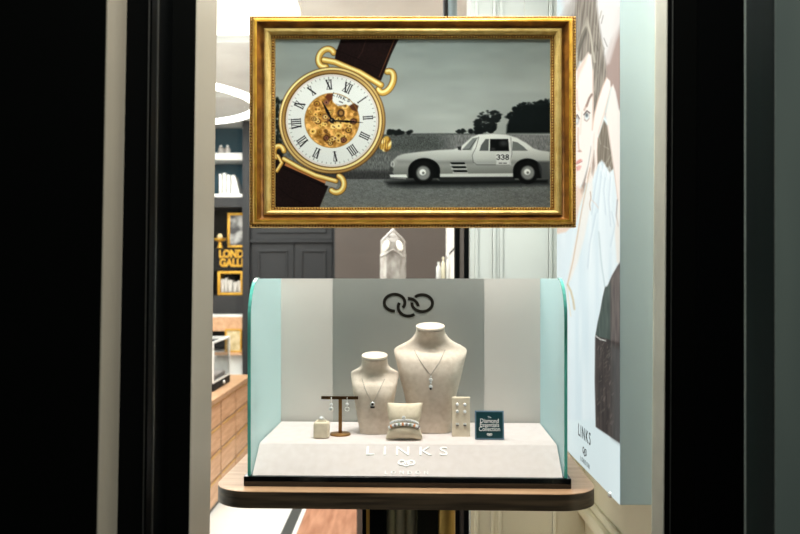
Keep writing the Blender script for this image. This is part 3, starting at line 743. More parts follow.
cs = thing('display_case', 'open jewellery display case with mint glass sides, mirror back and black base', 'display case', (PIV.x, PIV.y, TT), ROT)
W2 = .3590
B().box(-W2, W2, 0, .40, 0, .0225, .002).build('base', 'black_acrylic', cs)
for s in (-1, 1):
    r = .09; x = s*(W2-.0078); zt = 1.4985-TT
    prof = [(.385, .0226), (.008, .0226)]+[(.008+r-r*math.cos(math.radians(90*k/10)), zt-r+r*math.sin(math.radians(90*k/10))) for k in range(11)]+[(.385, zt)]
    g = B().prism([(x-.0035*s-.003, v, z) for v, z in prof], (.006,0,0)).build('side_glass', 'mint_frost', cs)
    fr = prof[1:-1]
    e = B()
    for k in range(len(fr)-1):
        (v0, z0), (v1, z1) = fr[k], fr[k+1]; xa, xb = x-.0035*s-.0034, x-.0035*s+.0034; t = .0022
        d = Vector((0, v1-v0, z1-z0)).normalized(); nn = Vector((0, -d.z, d.y))
        a, b = Vector((0, v0, z0)), Vector((0, v1, z1))
        e.hexa([Vector((xa,0,0))+a+nn*t, Vector((xb,0,0))+a+nn*t, Vector((xb,0,0))+a-nn*t*.2, Vector((xa,0,0))+a-nn*t*.2],
               [Vector((xa,0,0))+b+nn*t, Vector((xb,0,0))+b+nn*t, Vector((xb,0,0))+b-nn*t*.2, Vector((xa,0,0))+b-nn*t*.2])
    e.build('polished_edge', 'glass_edge', g)
B().box(-W2+.0146, W2-.0146, .376, .384, .0226, 1.4985-TT).build('back_panel', 'panel_white', cs, smooth=False)
def loc_u(px, v):                         # local u of a photo column on the plane at depth v of the case
    c, s_ = math.cos(ROT), math.sin(ROT); k = (px-CX)/F
    # world = PIV + (u c - v s, u s + v c)
    return (k*(PIV.y+v*c)-PIV.x+v*s_)/(c-k*s_)
mv = .3735
mr = B().box(loc_u(333, mv), loc_u(484, mv), mv, .3758, .0226, 1.4985-TT).build('mirror', 'mirror_grey', cs, smooth=False)
Ymir = PIV.y+mv
ML = Matrix.Translation((loc_u(408.6, mv), mv-.0002, PZ(304.6, Ymir)-TT)) @ Matrix(((1,0,0,0),(0,0,-1,0),(0,1,0,0),(0,0,0,1)))
chainlogo(ML, Ymir/F*.1, 15, .0012).build('chain_emblem', 'logo_dark', mr, smooth=False)
# sloping cream riser
rz = RIS-TT
xs = .3415
rs = B()
sec = [(.010, .0226), (.084, rz-.004), (.088, rz-.001), (.094, rz), (.366, rz), (.366, .0226)]
rs.quadgrid([[(-xs, v, z) for v, z in sec], [(xs, v, z) for v, z in sec]], closed_u=True, cap=True)
ris = rs.build('riser', 'cream_suede', cs, smooth=False)
sl = math.atan2(rz-.004-.0226, .074)
def onslope(px, py):
    # intersect the pixel's ray with the sloping face, in the case's own frame
    best = None
    for k in range(200):
        t = k/199; v = .010+.074*t; z = .0226+(rz-.004-.0226)*t
        u = loc_u(px, v); Yw = PIV.y+u*math.sin(ROT)+v*math.cos(ROT)
        e = abs(PZ(py, Yw)-(z+TT))
        if best is None or e < best[0]: best = (e, u, v, z)
    _, u, v, z = best
    return Matrix.Translation((u, v, z)) @ Matrix.Rotation(sl, 4, 'X') @ Matrix.Translation((0,0,.0006))
lt = B().text('LINKS', .037, onslope(406.5, 451.8), .0012, 1.7, sx=1.27); todo = set(lt.bm.verts)
bmesh.ops.remove_doubles(lt.bm, verts=lt.bm.verts, dist=1e-6); todo = set(lt.bm.verts)
while todo:
    grp, st_ = set(), [todo.pop()]
    while st_:
        v = st_.pop(); grp.add(v)
        for e in v.link_edges:
            q = e.other_vert(v)
            if q in todo: todo.discard(q); st_.append(q)
    one = B(); mp1 = {v: one.bm.verts.new(v.co) for v in grp}
    for f in {f for v in grp for f in v.link_faces}: one.bm.faces.new([mp1[v] for v in f.verts])
    one.build('letter', 'letter_white', ris, smooth=False)
lt.bm.free()
B().text('LONDON', .0130, onslope(406.5, 473), .0009, 2.0, sx=1.08).build('small_lettering', 'letter_white', ris, smooth=False)
chainlogo(onslope(406.5, 463.5), .000074, 26, .0016).build('raised_emblem', 'letter_white', ris, smooth=False)

# ------------------------------------------------------------------ things on the riser
def at(px, pyb):
    Y = (H-RIS)*F/(pyb-HY); return Vector((PX(px, Y), Y, RIS+.0006))
def interp(tab, z):
    zs = [a[0] for a in tab]
    out = []
    for j in range(1, len(tab[0])):
        out.append(float(np.interp(z, zs, [a[j] for a in tab])))
    return out
def smooth_tab(tab, n=60):
    zs = np.array([a[0] for a in tab]); q = np.linspace(zs[0], zs[-1], n); res = [q]
    for j in range(1, len(tab[0])):
        y = np.array([a[j] for a in tab]); d = np.gradient(y, zs)
        sl_ = np.diff(y)/np.diff(zs); m = np.zeros(len(y))
        m[1:-1] = np.where(sl_[:-1]*sl_[1:] > 0, 2*sl_[:-1]*sl_[1:]/(sl_[:-1]+sl_[1:]+1e-12), 0); m[0] = sl_[0]; m[-1] = sl_[-1]
        i = np.clip(np.searchsorted(zs, q)-1, 0, len(zs)-2); h = zs[i+1]-zs[i]; t = (q-zs[i])/h
        res.append((2*t**3-3*t**2+1)*y[i]+(t**3-2*t**2+t)*h*m[i]+(-2*t**3+3*t**2)*y[i+1]+(t**3-t**2)*h*m[i+1])
    return [tuple(float(r[k]) for r in res) for k in range(n)]
def bust(name, label, loc, tab, lid_r, lid_tilt):
    """tab rows: z, half width, front (towards viewer), back, roundness exponent"""
    tab = [(z*1.012, w*1.022, f, k, n) for z, w, f, k, n in tab]
    T = smooth_tab(tab); t_ = thing(name, label, 'jewellery bust', loc, ROT)
    b = B(); rows = []
    for z, w, f, k, n in T:
        row = []; c, d = (k-f)/2, (k+f)/2; N = 64
        for j in range(N):
            a = 2*PI*j/N; ca, sa = math.cos(a), math.sin(a)
            row.append((w*math.copysign(abs(ca)**(2/n), ca), c+d*math.copysign(abs(sa)**(2/n), sa), z))
        rows.append(row)
    # tilt the top rings forward for the sloping neck top
    zt = T[-1][0]
    for i in range(len(rows)):
        q = max(0, (T[i][0]-(zt-.03))/.03)
        rows[i] = [(x, y, z+q*math.tan(lid_tilt)*y) for x, y, z in rows[i]]
    b.quadgrid(rows, closed_u=True, cap=True).build('torso', 'bust_suede', t_)
    M = Matrix.Rotation(lid_tilt, 3, 'X')
    yc = (T[-1][3]-T[-1][2])/2
    B().lathe([(.001,0),(lid_r*.97,0),(lid_r,.001),(lid_r,.0045),(lid_r*.97,.006),(.001,.0066)], (0,yc,zt+.0003), 40, M).build('neck_cap', 'bust_suede', t_)
    def front(u, z):
        _, w, f, k, n = min(T, key=lambda r: abs(r[0]-z)); c, d = (k-f)/2, (k+f)/2
        w2, f2, k2, n_ = interp(T, z); c, d = (k2-f2)/2, (k2+f2)/2
        return c-d*max(0, 1-abs(u/w2)**n_)**(1/n_)
    return t_, front
big, bigf = bust('jewellery_bust', 'tall cream necklace bust in front of the chain logo', at(430.5, 434.0)+Vector((.0014,.046,0)), [
    (0, .0495, .044, .038, 3.0), (.05, .0560, .052, .038, 2.8), (.081, .0615, .058, .037, 2.6), (.141, .0760, .062, .034, 2.3), (.172, .0830, .056, .030, 2.0), (.190, .0880, .041, .026, 1.7),
    (.1985, .0890, .0270, .024, 1.5), (.204, .0850, .0245, .024, 1.45), (.211, .0735, .0225, .025, 1.6), (.220, .0560, .0245, .027, 1.8), (.231, .0430, .0290, .029, 2.0), (.243, .0362, .0355, .027, 2.0), (.253, .0340, .0400, .026, 2.0)], .0360, math.radians(11))
sml, smlf = bust('jewellery_bust', 'short cream necklace bust between the gold earring stand and the tall bust', at(374.8, 434.8)+Vector((-.0011,.034,0)), [
    (0, .0350, .033, .028, 3.0), (.03, .0405, .038, .028, 2.8), (.06, .0450, .043, .028, 2.6), (.095, .0510, .047, .026, 2.3), (.115, .0545, .042, .024, 1.9), (.128, .0565, .030, .023, 1.6),
    (.138, .0580, .0225, .022, 1.4), (.1455, .0580, .0205, .022, 1.3), (.151, .0500, .0215, .022, 1.5), (.157, .0390, .0235, .024, 1.8), (.163, .0335, .0255, .025, 2.0), (.172, .0312, .0305, .025, 2.0), (.183, .0308, .0365, .0235, 2.0)], .0322, math.radians(11))
big['group'] = sml['group'] = 'necklace busts'

def chain_on(front, pts, name, parent, r=.0009):
    q = []
    for k in range(len(pts)-1):
        for j in range(12):
            t = j/12; u = pts[k][0]+(pts[k+1][0]-pts[k][0])*t; z = pts[k][1]+(pts[k+1][1]-pts[k][1])*t; q.append((u, front(u, z)-.0009, z))
    q.append((pts[-1][0], front(*pts[-1])-.0009, pts[-1][1]))
    b = B(); b.tube(q, r*.45, 5)
    for k in range(0, len(q), 1): b.ball(q[k], r, 6)
    return b.build(name, 'chain_silver', parent)
def bl(busto, px, py, Y):                 # photo point -> the bust's own u, z (near its front)
    return (PX(px, Y)-busto.location.x, PZ(py, Y)-RIS)
Yb = big.location.y-.055
n1_ = thing('necklace', 'silver necklace with a three stone drop worn by the tall bust', 'necklace', big.location, ROT, 'necklaces')
a_, b_, c_, d_, e_ = [bl(big, *p, Yb) for p in ((415,352),(421,361.5),(431.3,375),(440,363),(446,351.5))]
chain_on(bigf, [a_, b_, c_, d_, e_], 'chain', n1_)
pd = B()
MF = Matrix.Rotation(math.radians(90), 3, 'X')
for py, r in ((376.3,.0016),(379.6,.0034),(382.6,.0022),(386.6,.0034)):
    u, z = bl(big, 431.5, py, Yb); pd.gem((u, bigf(u, z)-.0030, z), r*1.35, MF)
pdo = pd.build('pendant', 'gem_clear', n1_, smooth=False)
u, z = bl(big, 431.5, 388.4, Yb); B().ball((u, bigf(u, z)-.0035, z), .0034, 10).build('drop_setting', 'gem_dark', pdo)
stg = B()
for py, r in ((379.6,.0045),(386.3,.0046)):
    u, z = bl(big, 431.5, py, Yb); stg.lathe([(r, 0), (r, .0016), (r*.7, .0020)], (u, bigf(u, z)-.0014, z), 16, MF)
stg.build('setting', 'silver', pdo)
Ys = sml.location.y-.037
n2_ = thing('necklace', 'fine silver chain with a round barrel pendant worn by the short bust', 'necklace', sml.location, ROT, 'necklaces')
L = [bl(sml, *p, Ys) for p in ((362,380),(366,389),(372.2,401),(373.3,401.8),(374.6,401),(380.5,389),(385,380))]
chain_on(smlf, L, 'chain', n2_, .0008)
u, z = bl(sml, 373.4, 404, Ys)
B().lathe([(.0052,0),(.0060,.001),(.0060,.004),(.0052,.005)], (u, smlf(u, z)-.0004, z), 20, MF).build('pendant', 'silver', n2_)
pq = n2_.children[-1]
B().gem((u, smlf(u, z)-.0062, z+.001), .0034, MF).build('stone', 'gem_dark', pq, smooth=False)
B().box(u-.0052, u+.0052, smlf(u, z)-.006, smlf(u, z)-.001, z-.0092, z-.0040, .001).build('barrel', 'gem_dark', pq)

# ring on its small block
rb = thing('ring_block', 'small taupe suede ring block beside the gold earring stand', 'ring holder', at(321.7, 437.8), ROT)
hw = .0182
B().box(-hw, hw, -hw*.85, hw*.85, 0, .0385, .005, 4).build('block', 'taupe_suede', rb)
B().tube([(x, -.002, .0388) for x in (-.012, 0, .012)], [.0042]*3, 12).build('roll', 'taupe_suede', rb)
rg = thing('ring', 'silver ring with a round stone on the suede block', 'ring', rb.location+Vector((0,0,.0365)), ROT)
B().tube([(.0100*math.cos(2*PI*k/28), -.002, .0010+.0100*math.sin(2*PI*k/28)) for k in range(28)], .0012, 8, True).build('band', 'silver', rg)
B().gem((0,-.005,.0116), .0042, Matrix.Rotation(.9, 3, 'X')).build('stone', 'gem_clear', rg, smooth=False)
cr = B()
for k in range(10): cr.ball((.0056*math.cos(2*PI*k/10), -.0042+.0014*math.sin(2*PI*k/10), .0108+.0044*math.sin(2*PI*k/10)), .0011, 6)
cr.build('stone_setting', 'silver', rg)

# gold T stand with two drop earrings
ts = thing('earring_stand', 'gold T-shaped earring stand with a round foot', 'earring stand', at(340.3, 435.0), ROT)
sc_ = ts.location.y/F
B().lathe([(.0245,0),(.025,.001),(.025,.0034),(.0235,.0045),(.001,.0046)], (0,0,0), 40).build('foot', 'antique_brass', ts)
B().box(-.0042, .0042, -.003, .003, .0044, 35.8*sc_, .0008).build('post', 'antique_brass', ts)
B().box(-19*sc_, 18*sc_, -.0045, .0045, 35.6*sc_, 38.6*sc_, .0006).build('crossbar', 'bronze_dark', ts)
for px, nm, gap in ((331.6, 'silver two stone drop earring on the stand arm towards the mint glass', .0), (347.4, 'silver drop earring on the stand arm towards the short bust', .001)):
    u = (px-340.3)*sc_
    e = thing('drop_earring', nm, 'earring', ts.location+Matrix.Rotation(ROT, 3, 'Z') @ Vector((u, -.0052, 24.3*sc_)), ROT, 'drop earrings')
    ht = 12.4*sc_
    hk = B(); hk.tube([(0,.004,ht+.0031),(0,-.0005,ht+.0031),(0,-.0012,ht),(0,-.001,.0170),(0,-.001,.008)], .0006, 6); hk.ball((0,-.0012,ht+.001), .0018, 8); hk.build('hook', 'silver', e)
    B().gem((0,-.0035,.0155+gap), .0042, MF).build('stone', 'gem_clear', e, smooth=False)
    if gap: B().tube([(.0052*math.cos(2*PI*k/20), -.002, .0045+.0048*math.sin(2*PI*k/20)) for k in range(20)], .0010, 6, True).build('hoop', 'silver', e)
    else: B().gem((0,-.0035,.0045), .0058, MF).build('drop', 'silver', e, smooth=False)

# cushion with two bracelets
cu = thing('bracelet_cushion', 'small taupe display pillow holding two jewelled bracelets', 'cushion', at(404.5, 438.3), ROT)
LEAN = math.radians(-24); HWd = .0435
MCu = Matrix.Translation((0,-.008,.0425)) @ Matrix.Rotation(LEAN, 4, 'X')
def pil(a, b, side):           # a,b in -1..1 ; returns local point
    wx = HWd*(1-.10*(1-b*b)*(a*a)-.0); hy = HWd*1.02*(1-.05*(1-a*a)*(b*b))
    th = .021*((1-a**4)*(1-b**4))**.55*(1-.30*math.exp(-((b+.22)/.22)**2))
    return MCu @ Vector((a*wx*(1-.15*math.exp(-((b+.22)/.3)**2)), -side*th, b*hy))
pb = B()
Ng = 26
for s in (1, -1):
    pb.quadgrid([[pil(-1+2*i/Ng, -1+2*j/Ng, s) for i in range(Ng+1)] for j in range(Ng+1)])
pb.build('pillow', 'taupe_suede', cu)
def bracelet(name, label, b0, droop, r, mats, charm):
    e = thing(name, label, 'bracelet', cu.location, ROT, 'bracelets on the pillow')
    path = []
    for side in (1, -1):
        rngk = range(-23, 24) if side == 1 else range(23, -24, -1)
        for k in rngk:
            a = k/24.5; p = pil(a, b0-droop*a*a, side); off = MCu.to_3x3() @ Vector((0, -side, 0))
            path.append(p+off*(r*.9))
    B().tube(path, r*.55, 6, True).build('band', 'silver', e)
    parts = {m: B() for m in mats}
    for k, p in enumerate(path):
        m = mats[0] if k % 3 else mats[(k//3) % len(mats)]
        if m == mats[0] or k >= 47: parts[mats[0]].ball(p-Vector((0, r*.5, 0)) if k < 47 else p, r, 7)
        else: B().ball(p-Vector((0, r*.6, 0)), r*1.08, 8).build('stone', m, e)
    parts[mats[0]].build('beading', mats[0], e)
    if charm:
        q = path[23]; B().gem((q.x-.001, q.y-.0025, q.z+.006), .0046, MF).build('charm', 'gem_clear', e, smooth=False)
bracelet('bracelet', 'slim silver bead bracelet higher on the taupe pillow, with a star charm', -.07, .12, .0030, ['silver', 'gem_clear'], True)
bracelet('bracelet', 'bracelet of clear and orange stones lower on the taupe pillow', -.28, .15, .0041, ['gem_clear', 'gem_orange', 'gem_clear', 'gem_smoke', 'gem_clear', 'gem_green'], False)

# earring card with six studs
ec = thing('earring_card', 'upright taupe suede stud earring holder leaning beside the tall bust', 'earring holder', at(461.0, 436.3), ROT)
se = ec.location.y/F
eh = 38.5*se; ew = 9.0*se
tilt = .010
pts = [(-.006, 0), (-.006+tilt, eh-.002), (-.004+tilt, eh), (.004+tilt, eh), (.018, 0)]
B().quadgrid([[(-ew, v, z) for v, z in pts], [(ew, v, z) for v, z in pts]], closed_u=True, cap=True).build('wedge', 'taupe_suede', ec, smooth=False)
for i, (py, row) in enumerate(((405,'top'),(411.8,'middle'),(424.2,'bottom'))):
    for px, sd in ((457.2,'beside the tall bust'),(464.8,'towards the teal sign')):
        z = (436.3-py)*se; u = (px-461.0)*se; v = -.006+tilt*z/eh
        e = thing('stud_earring', '%s in the %s row of the earring holder, %s' % (('round crystal stud','round crystal stud','square silver stud')[i], row, sd), 'earring',
                  ec.location+Matrix.Rotation(ROT, 3, 'Z') @ Vector((u, v, z)), ROT, 'stud earrings')
        if i < 2:
            B().lathe([(.0036,0),(.0040,.0012),(.003,.0024)], (0,.0003,0), 14, MF).build('setting', 'silver', e)
            B().gem((0,-.0024,0), .0038, MF).build('stone', 'gem_clear', e, smooth=False)
        else:
            B().box(-.0040, .0040, -.0030, .0004, -.0022, .0028, .0006).build('setting', 'silver', e)
            B().box(-.0034, .0034, -.0034, -.0028, -.0040, -.0018, .0003).build('stone', 'gem_dark', e)

# teal sign
sg_ = thing('sign_plaque', 'small square teal sign with white words beside the earring holder', 'sign', at(489.6, 440.2), ROT)
ss = sg_.location.y/F; sh2 = 29.0*ss; sw = 14.6*ss
MS = Matrix.Rotation(math.radians(-8), 4, 'X')
def slab(b, x0, x1, y0, y1, z0, z1, bev=0):
    t = B().box(x0, x1, y0, y1, z0, z1, bev); bmesh.ops.transform(t.bm, matrix=MS, verts=t.bm.verts)
    me = bpy.data.meshes.new('t'); t.bm.to_mesh(me); t.bm.free(); b.bm.from_mesh(me); bpy.data.meshes.remove(me); return b
slab(B(), -sw, sw, 0, .004, 0.0006, sh2, .0006).build('border', 'sign_border', sg_)
slab(B(), -sw+.0035, sw-.0035, -.0006, .001, .0041, sh2-.0035).build('panel', 'sign_teal', sg_)
tx = B()
def st(body, size, z, bold): tx.text(body, size, MS @ Matrix.Translation((0,-.0008,z)) @ Matrix.Rotation(PI/2, 4, 'X'), .0003, 1.0, bold, sx=.86)
st('Diamond', 0.0140, .0440, .00012); st('Essentials', 0.0140, .0345, .00012); st('Collection', 0.0140, .0250, .00012); st('The', .0065, .0525, 0)
tx.build('lettering', 'letter_white', sg_, smooth=False)
chainlogo(MS @ Matrix.Translation((0,-.0008,.0125)) @ Matrix.Rotation(PI/2, 4, 'X'), .000024, 30, .0004).build('chain_emblem', 'letter_white', sg_, smooth=False)
B().box(-.012, .012, .004, .026, 0, .0025).build('easel_foot', 'sign_border', sg_)

# ================================================================== THE SHOP BEHIND
# black post standing by the end of the far wall
bp = thing('steel_post', 'tall black steel post by the end of the cream wall', 'post', (PX(461.5, 2.5), 2.5, 0))
zt = PZ(70, 2.5)
B().box(PX(454.5,2.5), PX(459,2.5), 2.47, 2.52, .01, zt, .002).build('upright', 'black_gloss', bp, True)
B().box(PX(459,2.5), PX(463.5,2.5), 2.48, 2.52, .01, zt, .001).build('grey_web', 'brown_wall', bp, True)
B().box(PX(463.5,2.5), PX(468.5,2.5), 2.47, 2.52, .01, zt, .002).build('upright', 'black_gloss', bp, True)
B().box(PX(452,2.5), PX(470,2.5), 2.44, 2.55, 0, .01).build('base_plate', 'black_gloss', bp, True)
hp = thing('ceiling_pipe', 'slim grey-green steel pipe coming down from the ceiling behind the picture', 'pipe', (PX(450.5,3.4), 3.4, PZ(60,3.4)))
B().lathe([(.026, PZ(60,3.4)), (.026, CEIL+.05)], (PX(451,3.4), 3.4, 0), 20).build('pipe', 'lightbox_side', hp, True)
B().lathe([(.012, PZ(60,3.4)), (.012, CEIL+.05)], (PX(445.5,3.4), 3.385, 0), 16).build('conduit', 'dark_grey_paint', hp, True)
# tall console with lantern and bottles
YC = 4.6; zc = PZ(283, YC)
con = thing('console_stand', 'tall dark console against the brown wall behind the case', 'console', (PX(415,YC), YC, 0))
B().box(PX(355,YC), PX(456,YC), YC-.16, YC+.16, zc-.04, zc, .004).build('top', 'brown_wall', con, True)
for a in (358, 449):
    B().box(PX(a,YC), PX(a+5,YC), YC-.14, YC+.14, 0, zc-.04).build('side_panel', 'brown_wall', con, True)
ln = thing('glass_lantern', 'pale smoky glass lantern with a pointed top and two bright ovals', 'lantern', (PX(393,YC), YC, zc))
k = YC/F
def ngon(r, n=6, ph=0.0): return [(r*math.cos(2*PI*i/n+ph), r*math.sin(2*PI*i/n+ph)) for i in range(n)]
rows = [[(x, y, z) for x, y in ngon(r)] for r, z in ((13*k,0),(13*k,.16),(12.4*k,.17),(12.6*k,.235),(11.4*k,.25),(2*k,.305),(.6*k,.315))]
B().quadgrid(rows, closed_u=True, cap=True).build('body', 'smoky_glass', ln, smooth=False)
rd = B()
for s in (-1, 1):
    rd.tube([(s*11.6*k,-.045,.235),(0,-.052,.30)], .006, 8); rd.tube([(s*12.2*k,-.055,.145),(0,-.075,.19)], .006, 8)
rd.build('rib', 'smoky_glass', ln)
for s in (-1, 1):
    t = B(); t.ball((0,0,0), 1, 16, (.017,.008,.031)); bmesh.ops.transform(t.bm, matrix=Matrix.Translation((s*6.6*k,-.064,.212)) @ Matrix.Rotation(s*-.35, 4, 'Y'), verts=t.bm.verts)
    t.build('oval_light', 'oval_glow', ln)
for px, top, w, lab in ((438.2,262.5,2.4,'short white bottle beside the smoky glass lantern'),(442.8,257.5,1.9,'slender beige bottle between two white bottles'),(447.8,254.5,2.2,'tall white bottle close to the black post')):
    r = w*k; h = (283-top)*k
    o = thing('bottle', lab, 'bottle', (PX(px,YC), YC-.05, zc), 0, 'bottles on the console')
    m = 'cream_wainscot' if 'beige' in lab else 'white_object'
    B().lathe([(r*.9,0),(r,.004),(r,h*.74),(r*.8,h*.80),(r*.45,h*.85),(r*.42,h*.92)], (0,0,0), 20).build('body', m, o)
    B().lathe([(r*.5,h*.92),(r*.5,h),(r*.4,h+.002)], (0,0,0), 16).build('cap', m, o)
rdd = B().tube([(PX(445,YC), YC+.04, zc+.0), (PX(448,YC), YC+.04, PZ(256,YC)), (PX(455,YC), YC+.04, PZ(248,YC))], .005, 8).build('desk_lamp_arm', 'black_matte', None, origin=(PX(445,YC), YC+.04, zc))
tag(rdd, 'thin dark angled rod rising behind the tall white bottle', 'rod')

# shelf wall: dark cupboard with raised panels, and the open bookcase
YW = 7.2
def bx(b, px0, px1, py0, py1, y0, y1, Yr=YW, bev=0): return b.box(PX(px0,Yr), PX(px1,Yr), y0, y1, PZ(py1,Yr), PZ(py0,Yr), bev)
wd = thing('panelled_cupboard', 'dark grey panelled cupboard beside the open bookcase', 'cupboard', (PX(295,YW), YW+.15, 0))
ztop = CEIL-.041
b = B(); b.box(PX(250,YW), PX(341,YW), YW+.02, 7.559, 0, ztop); b.build('carcass', 'dark_grey_paint', wd, True, smooth=False)
def door(x0, x1, z0, z1):
    d = B().box(x0, x1, YW, YW+.02, z0, z1, .002).build('door', 'dark_grey_paint', wd, True, smooth=False)
    m = B(); w = .02
    iz0, iz1, ix0, ix1 = z0+.06, z1-.06, x0+.05, x1-.05
    m.box(ix0, ix1, YW-.014, YW, iz0, iz0+w, .004); m.box(ix0, ix1, YW-.014, YW, iz1-w, iz1, .004)
    m.box(ix0, ix0+w, YW-.014, YW, iz0+w, iz1-w, .004); m.box(ix1-w, ix1, YW-.014, YW, iz0+w, iz1-w, .004)
    m.build('panel_moulding', 'dark_grey_paint', d, True, smooth=False)
za, zb2 = PZ(243,YW), PZ(330,YW)
door(PX(252,YW), PX(293.5,YW), zb2, za); door(PX(295,YW), PX(332,YW), zb2, za)
door(PX(252,YW), PX(332,YW), za+.03, PZ(150,YW)); door(PX(252,YW), PX(332,YW), PZ(148,YW), ztop-.03)
door(PX(252,YW), PX(293.5,YW), .12, zb2-.02); door(PX(295,YW), PX(332,YW), .12, zb2-.02)
B().box(PX(333.5,YW), PX(341,YW), YW-.03, YW+.02, 0, ztop, .004).build('stile', 'dark_grey_paint', wd, True, smooth=False)
B().box(PX(250,YW), PX(333,YW), YW-.025, YW+.0, za+.003, za+.027, .004).build('rail', 'dark_grey_paint', wd, True, smooth=False)

bk = thing('bookcase', 'tall dark bookcase with teal niches and white books', 'bookcase', (PX(222,YW), YW+.15, 0))
XL, XR = PX(196,YW), PX(243,YW)
b = B(); b.box(XL-.05, XL, YW, 7.559, 0, ztop); b.box(XR, PX(250,YW)-.001, YW-.03, 7.559, 0, ztop)
b.build('side', 'dark_grey_paint', bk, True, smooth=False)
B().box(XL, XR, 7.53, 7.559, PZ(198,YW), ztop).build('teal_back', 'teal_paint', bk, True, smooth=False)
B().box(XL, XR, 7.53, 7.559, 0, PZ(198,YW)).build('dark_back', 'black_matte', bk, True, smooth=False)
for py0, py1, m in ((152,159,'white_object'),(194,197,'white_object'),(197.2,207,'dark_grey_paint'),(295.5,314,'dark_grey_paint'),(314.2,317,'white_object'),(317.2,331,'drawer_oak')):
    bx(B(), 196, 243, py0, py1, YW+(.0 if py0 not in (152,) else .05), 7.53).build('shelf', m, bk, True, smooth=False)
bx(B(), 196, 243, 352, 420, YW+.02, 7.53).build('base_cabinet', 'white_object', bk, True, smooth=False)
sf = lambda py: PZ(py, YW)+.002
for px, lab in ((221,'small glass jar on the top white shelf, by the window post'),(227.5,'small glass jar on the top white shelf, further from the window post')):
    o = thing('glass_jar', lab, 'jar', (PX(px,YW+.1), YW+.1, sf(152)), 0, 'glass jars')
    B().lathe([(.018,0),(.026,.012),(.027,.04),(.018,.055),(.012,.06)], (0,0,0), 16).build('jar_body', 'smoky_glass', o)
    B().ball((0,0,.066), .012, 10).build('stopper', 'white_object', o)
for i, (a, c, t) in enumerate(((217.5,220,173),(221.2,224,172),(225.2,228.5,174))):
    o = bx(B(), a, c, t, 193.8, YW+.06, YW+.28, bev=.003).build('book', 'white_object', None, origin=P((a+c)/2, 194, YW+.06))
    tag(o, ['white book on the teal niche shelf next to the window post','middle white book of the three in the teal niche','white book beside the sloping bookend in the teal niche'][i], 'book', 'white books')
be = B().prism([(PX(230,YW), YW+.06, sf(194)), (PX(238.5,YW), YW+.06, sf(194)), (PX(234.5,YW), YW+.06, sf(178)), (PX(233,YW), YW+.06, sf(174.5)), (PX(230,YW), YW+.06, sf(174.5))], (0,.16,0)).build('bookend', 'white_object', None, smooth=False, origin=P(233,194,YW+.1))
tag(be, 'white sloping bookend closing the row of white books', 'bookend')
# framed photo leaning in the dark niche
nb = 248.0
gp = thing('photo_frame', 'gold framed black and white photo in the dark niche of the bookcase', 'photo frame', (PX(233,YW+.12), YW+.12, sf(nb)))
yf = YW+.12
def gframe(parent, px0, px1, py0, py1, y, w, m='gold_rich', d=.03):
    b = B(); x0, x1, z0, z1 = PX(px0,YW), PX(px1,YW), sf(py1), sf(py0)
    b.box(x0, x1, y, y+d, z0, z0+w, .003); b.box(x0, x1, y, y+d, z1-w, z1, .003); b.box(x0, x0+w, y, y+d, z0+w, z1-w, .003); b.box(x1-w, x1, y, y+d, z0+w, z1-w, .003)
    b.build('frame', m, parent, True)
gframe(gp, 224.5, 242.5, 212, 247.5, yf, .022)
bx(B(), 226.5, 240.5, 214, 246, yf+.012, yf+.02).build('photo', 'photo_grey', gp, True)
B().box(PX(228,YW), PX(240,YW), yf+.03, yf+.12, sf(nb), sf(nb)+.02).build('easel_foot', 'black_matte', gp, True)
B().box(PX(228,YW), PX(240,YW), yf+.005, yf+.028, sf(nb), sf(247.5)).build('stand', 'black_matte', gp, True)
bx(B(), 196, 243, 248.0, 248.8, YW+.04, 7.53).build('shelf', 'black_matte', bk, True)
gt = thing('trinket_dish', 'small gold dish with a figurine in front of the gold framed photo', 'dish', (PX(220,YW+.05), YW+.05, sf(248.0)))
B().lathe([(.03,0),(.02,.01),(.012,.055),(.05,.068),(.06,.086),(.055,.088),(.01,.073)], (0,0,0), 20).build('dish', 'gold_rich', gt)
B().ball((0,0,.100), .025, 12, (1,1,1.2)).build('figurine', 'map_cream', gt)
lbx = thing('lettered_box', 'dark box with gold capital letters in the bookcase', 'box', (PX(229,YW), YW+.08, PZ(269.6,YW)))
bx(B(), 205, 242.5, 249.4, 269.6, YW+.05, YW+.22).build('box_body', 'black_matte', lbx, True)
tx = B()
for body, py in (('LOND', 254.2), ('GALLI', 263.2)):
    tx.text(body, 10.8*YW/F, Matrix.Translation((PX(242.2,YW), YW+.048, sf(py))) @ Matrix.Rotation(PI/2, 4, 'X'), .002, 1.0, .004, 'RIGHT', sx=.80 if len(body) == 4 else .84)
tx.build('lettering', 'gold_rich', lbx, True, smooth=False)
bx(B(), 196, 243, 269.7, 270.6, YW+.04, 7.53).build('shelf', 'black_matte', bk, True)
gb = thing('gold_box_frame', 'open gold box holding white papers under the lettered box', 'box', (PX(230,YW), YW+.1, sf(295.5)))
gframe(gb, 217.0, 242.5, 271.4, 295.4, YW+.02, .022, d=.2)
for i, (a, c, t) in enumerate(((219.5,223,279),(223.6,226,277.8),(226.6,231,280),(231.8,236,282),(236.4,240,280.6))):
    o = bx(B(), a, c, t, 292.4, YW+.05, YW+.19, bev=.002).build('booklet', 'paper_white', None, origin=P((a+c)/2, 292.6, YW+.05))
    tag(o, 'pale booklet standing %s in the gold box' % ['first from the window post','second from the window post','third from the window post','fourth from the window post','against the far side'][i], 'booklet', 'booklets in the gold box')
mp_ = thing('map_frame', 'gold framed cream picture leaning over the white base cabinet', 'picture', (PX(235,YW), YW-.02, sf(352)))
gframe(mp_, 226, 242.4, 329, 352, YW-.04, .014, d=.02)
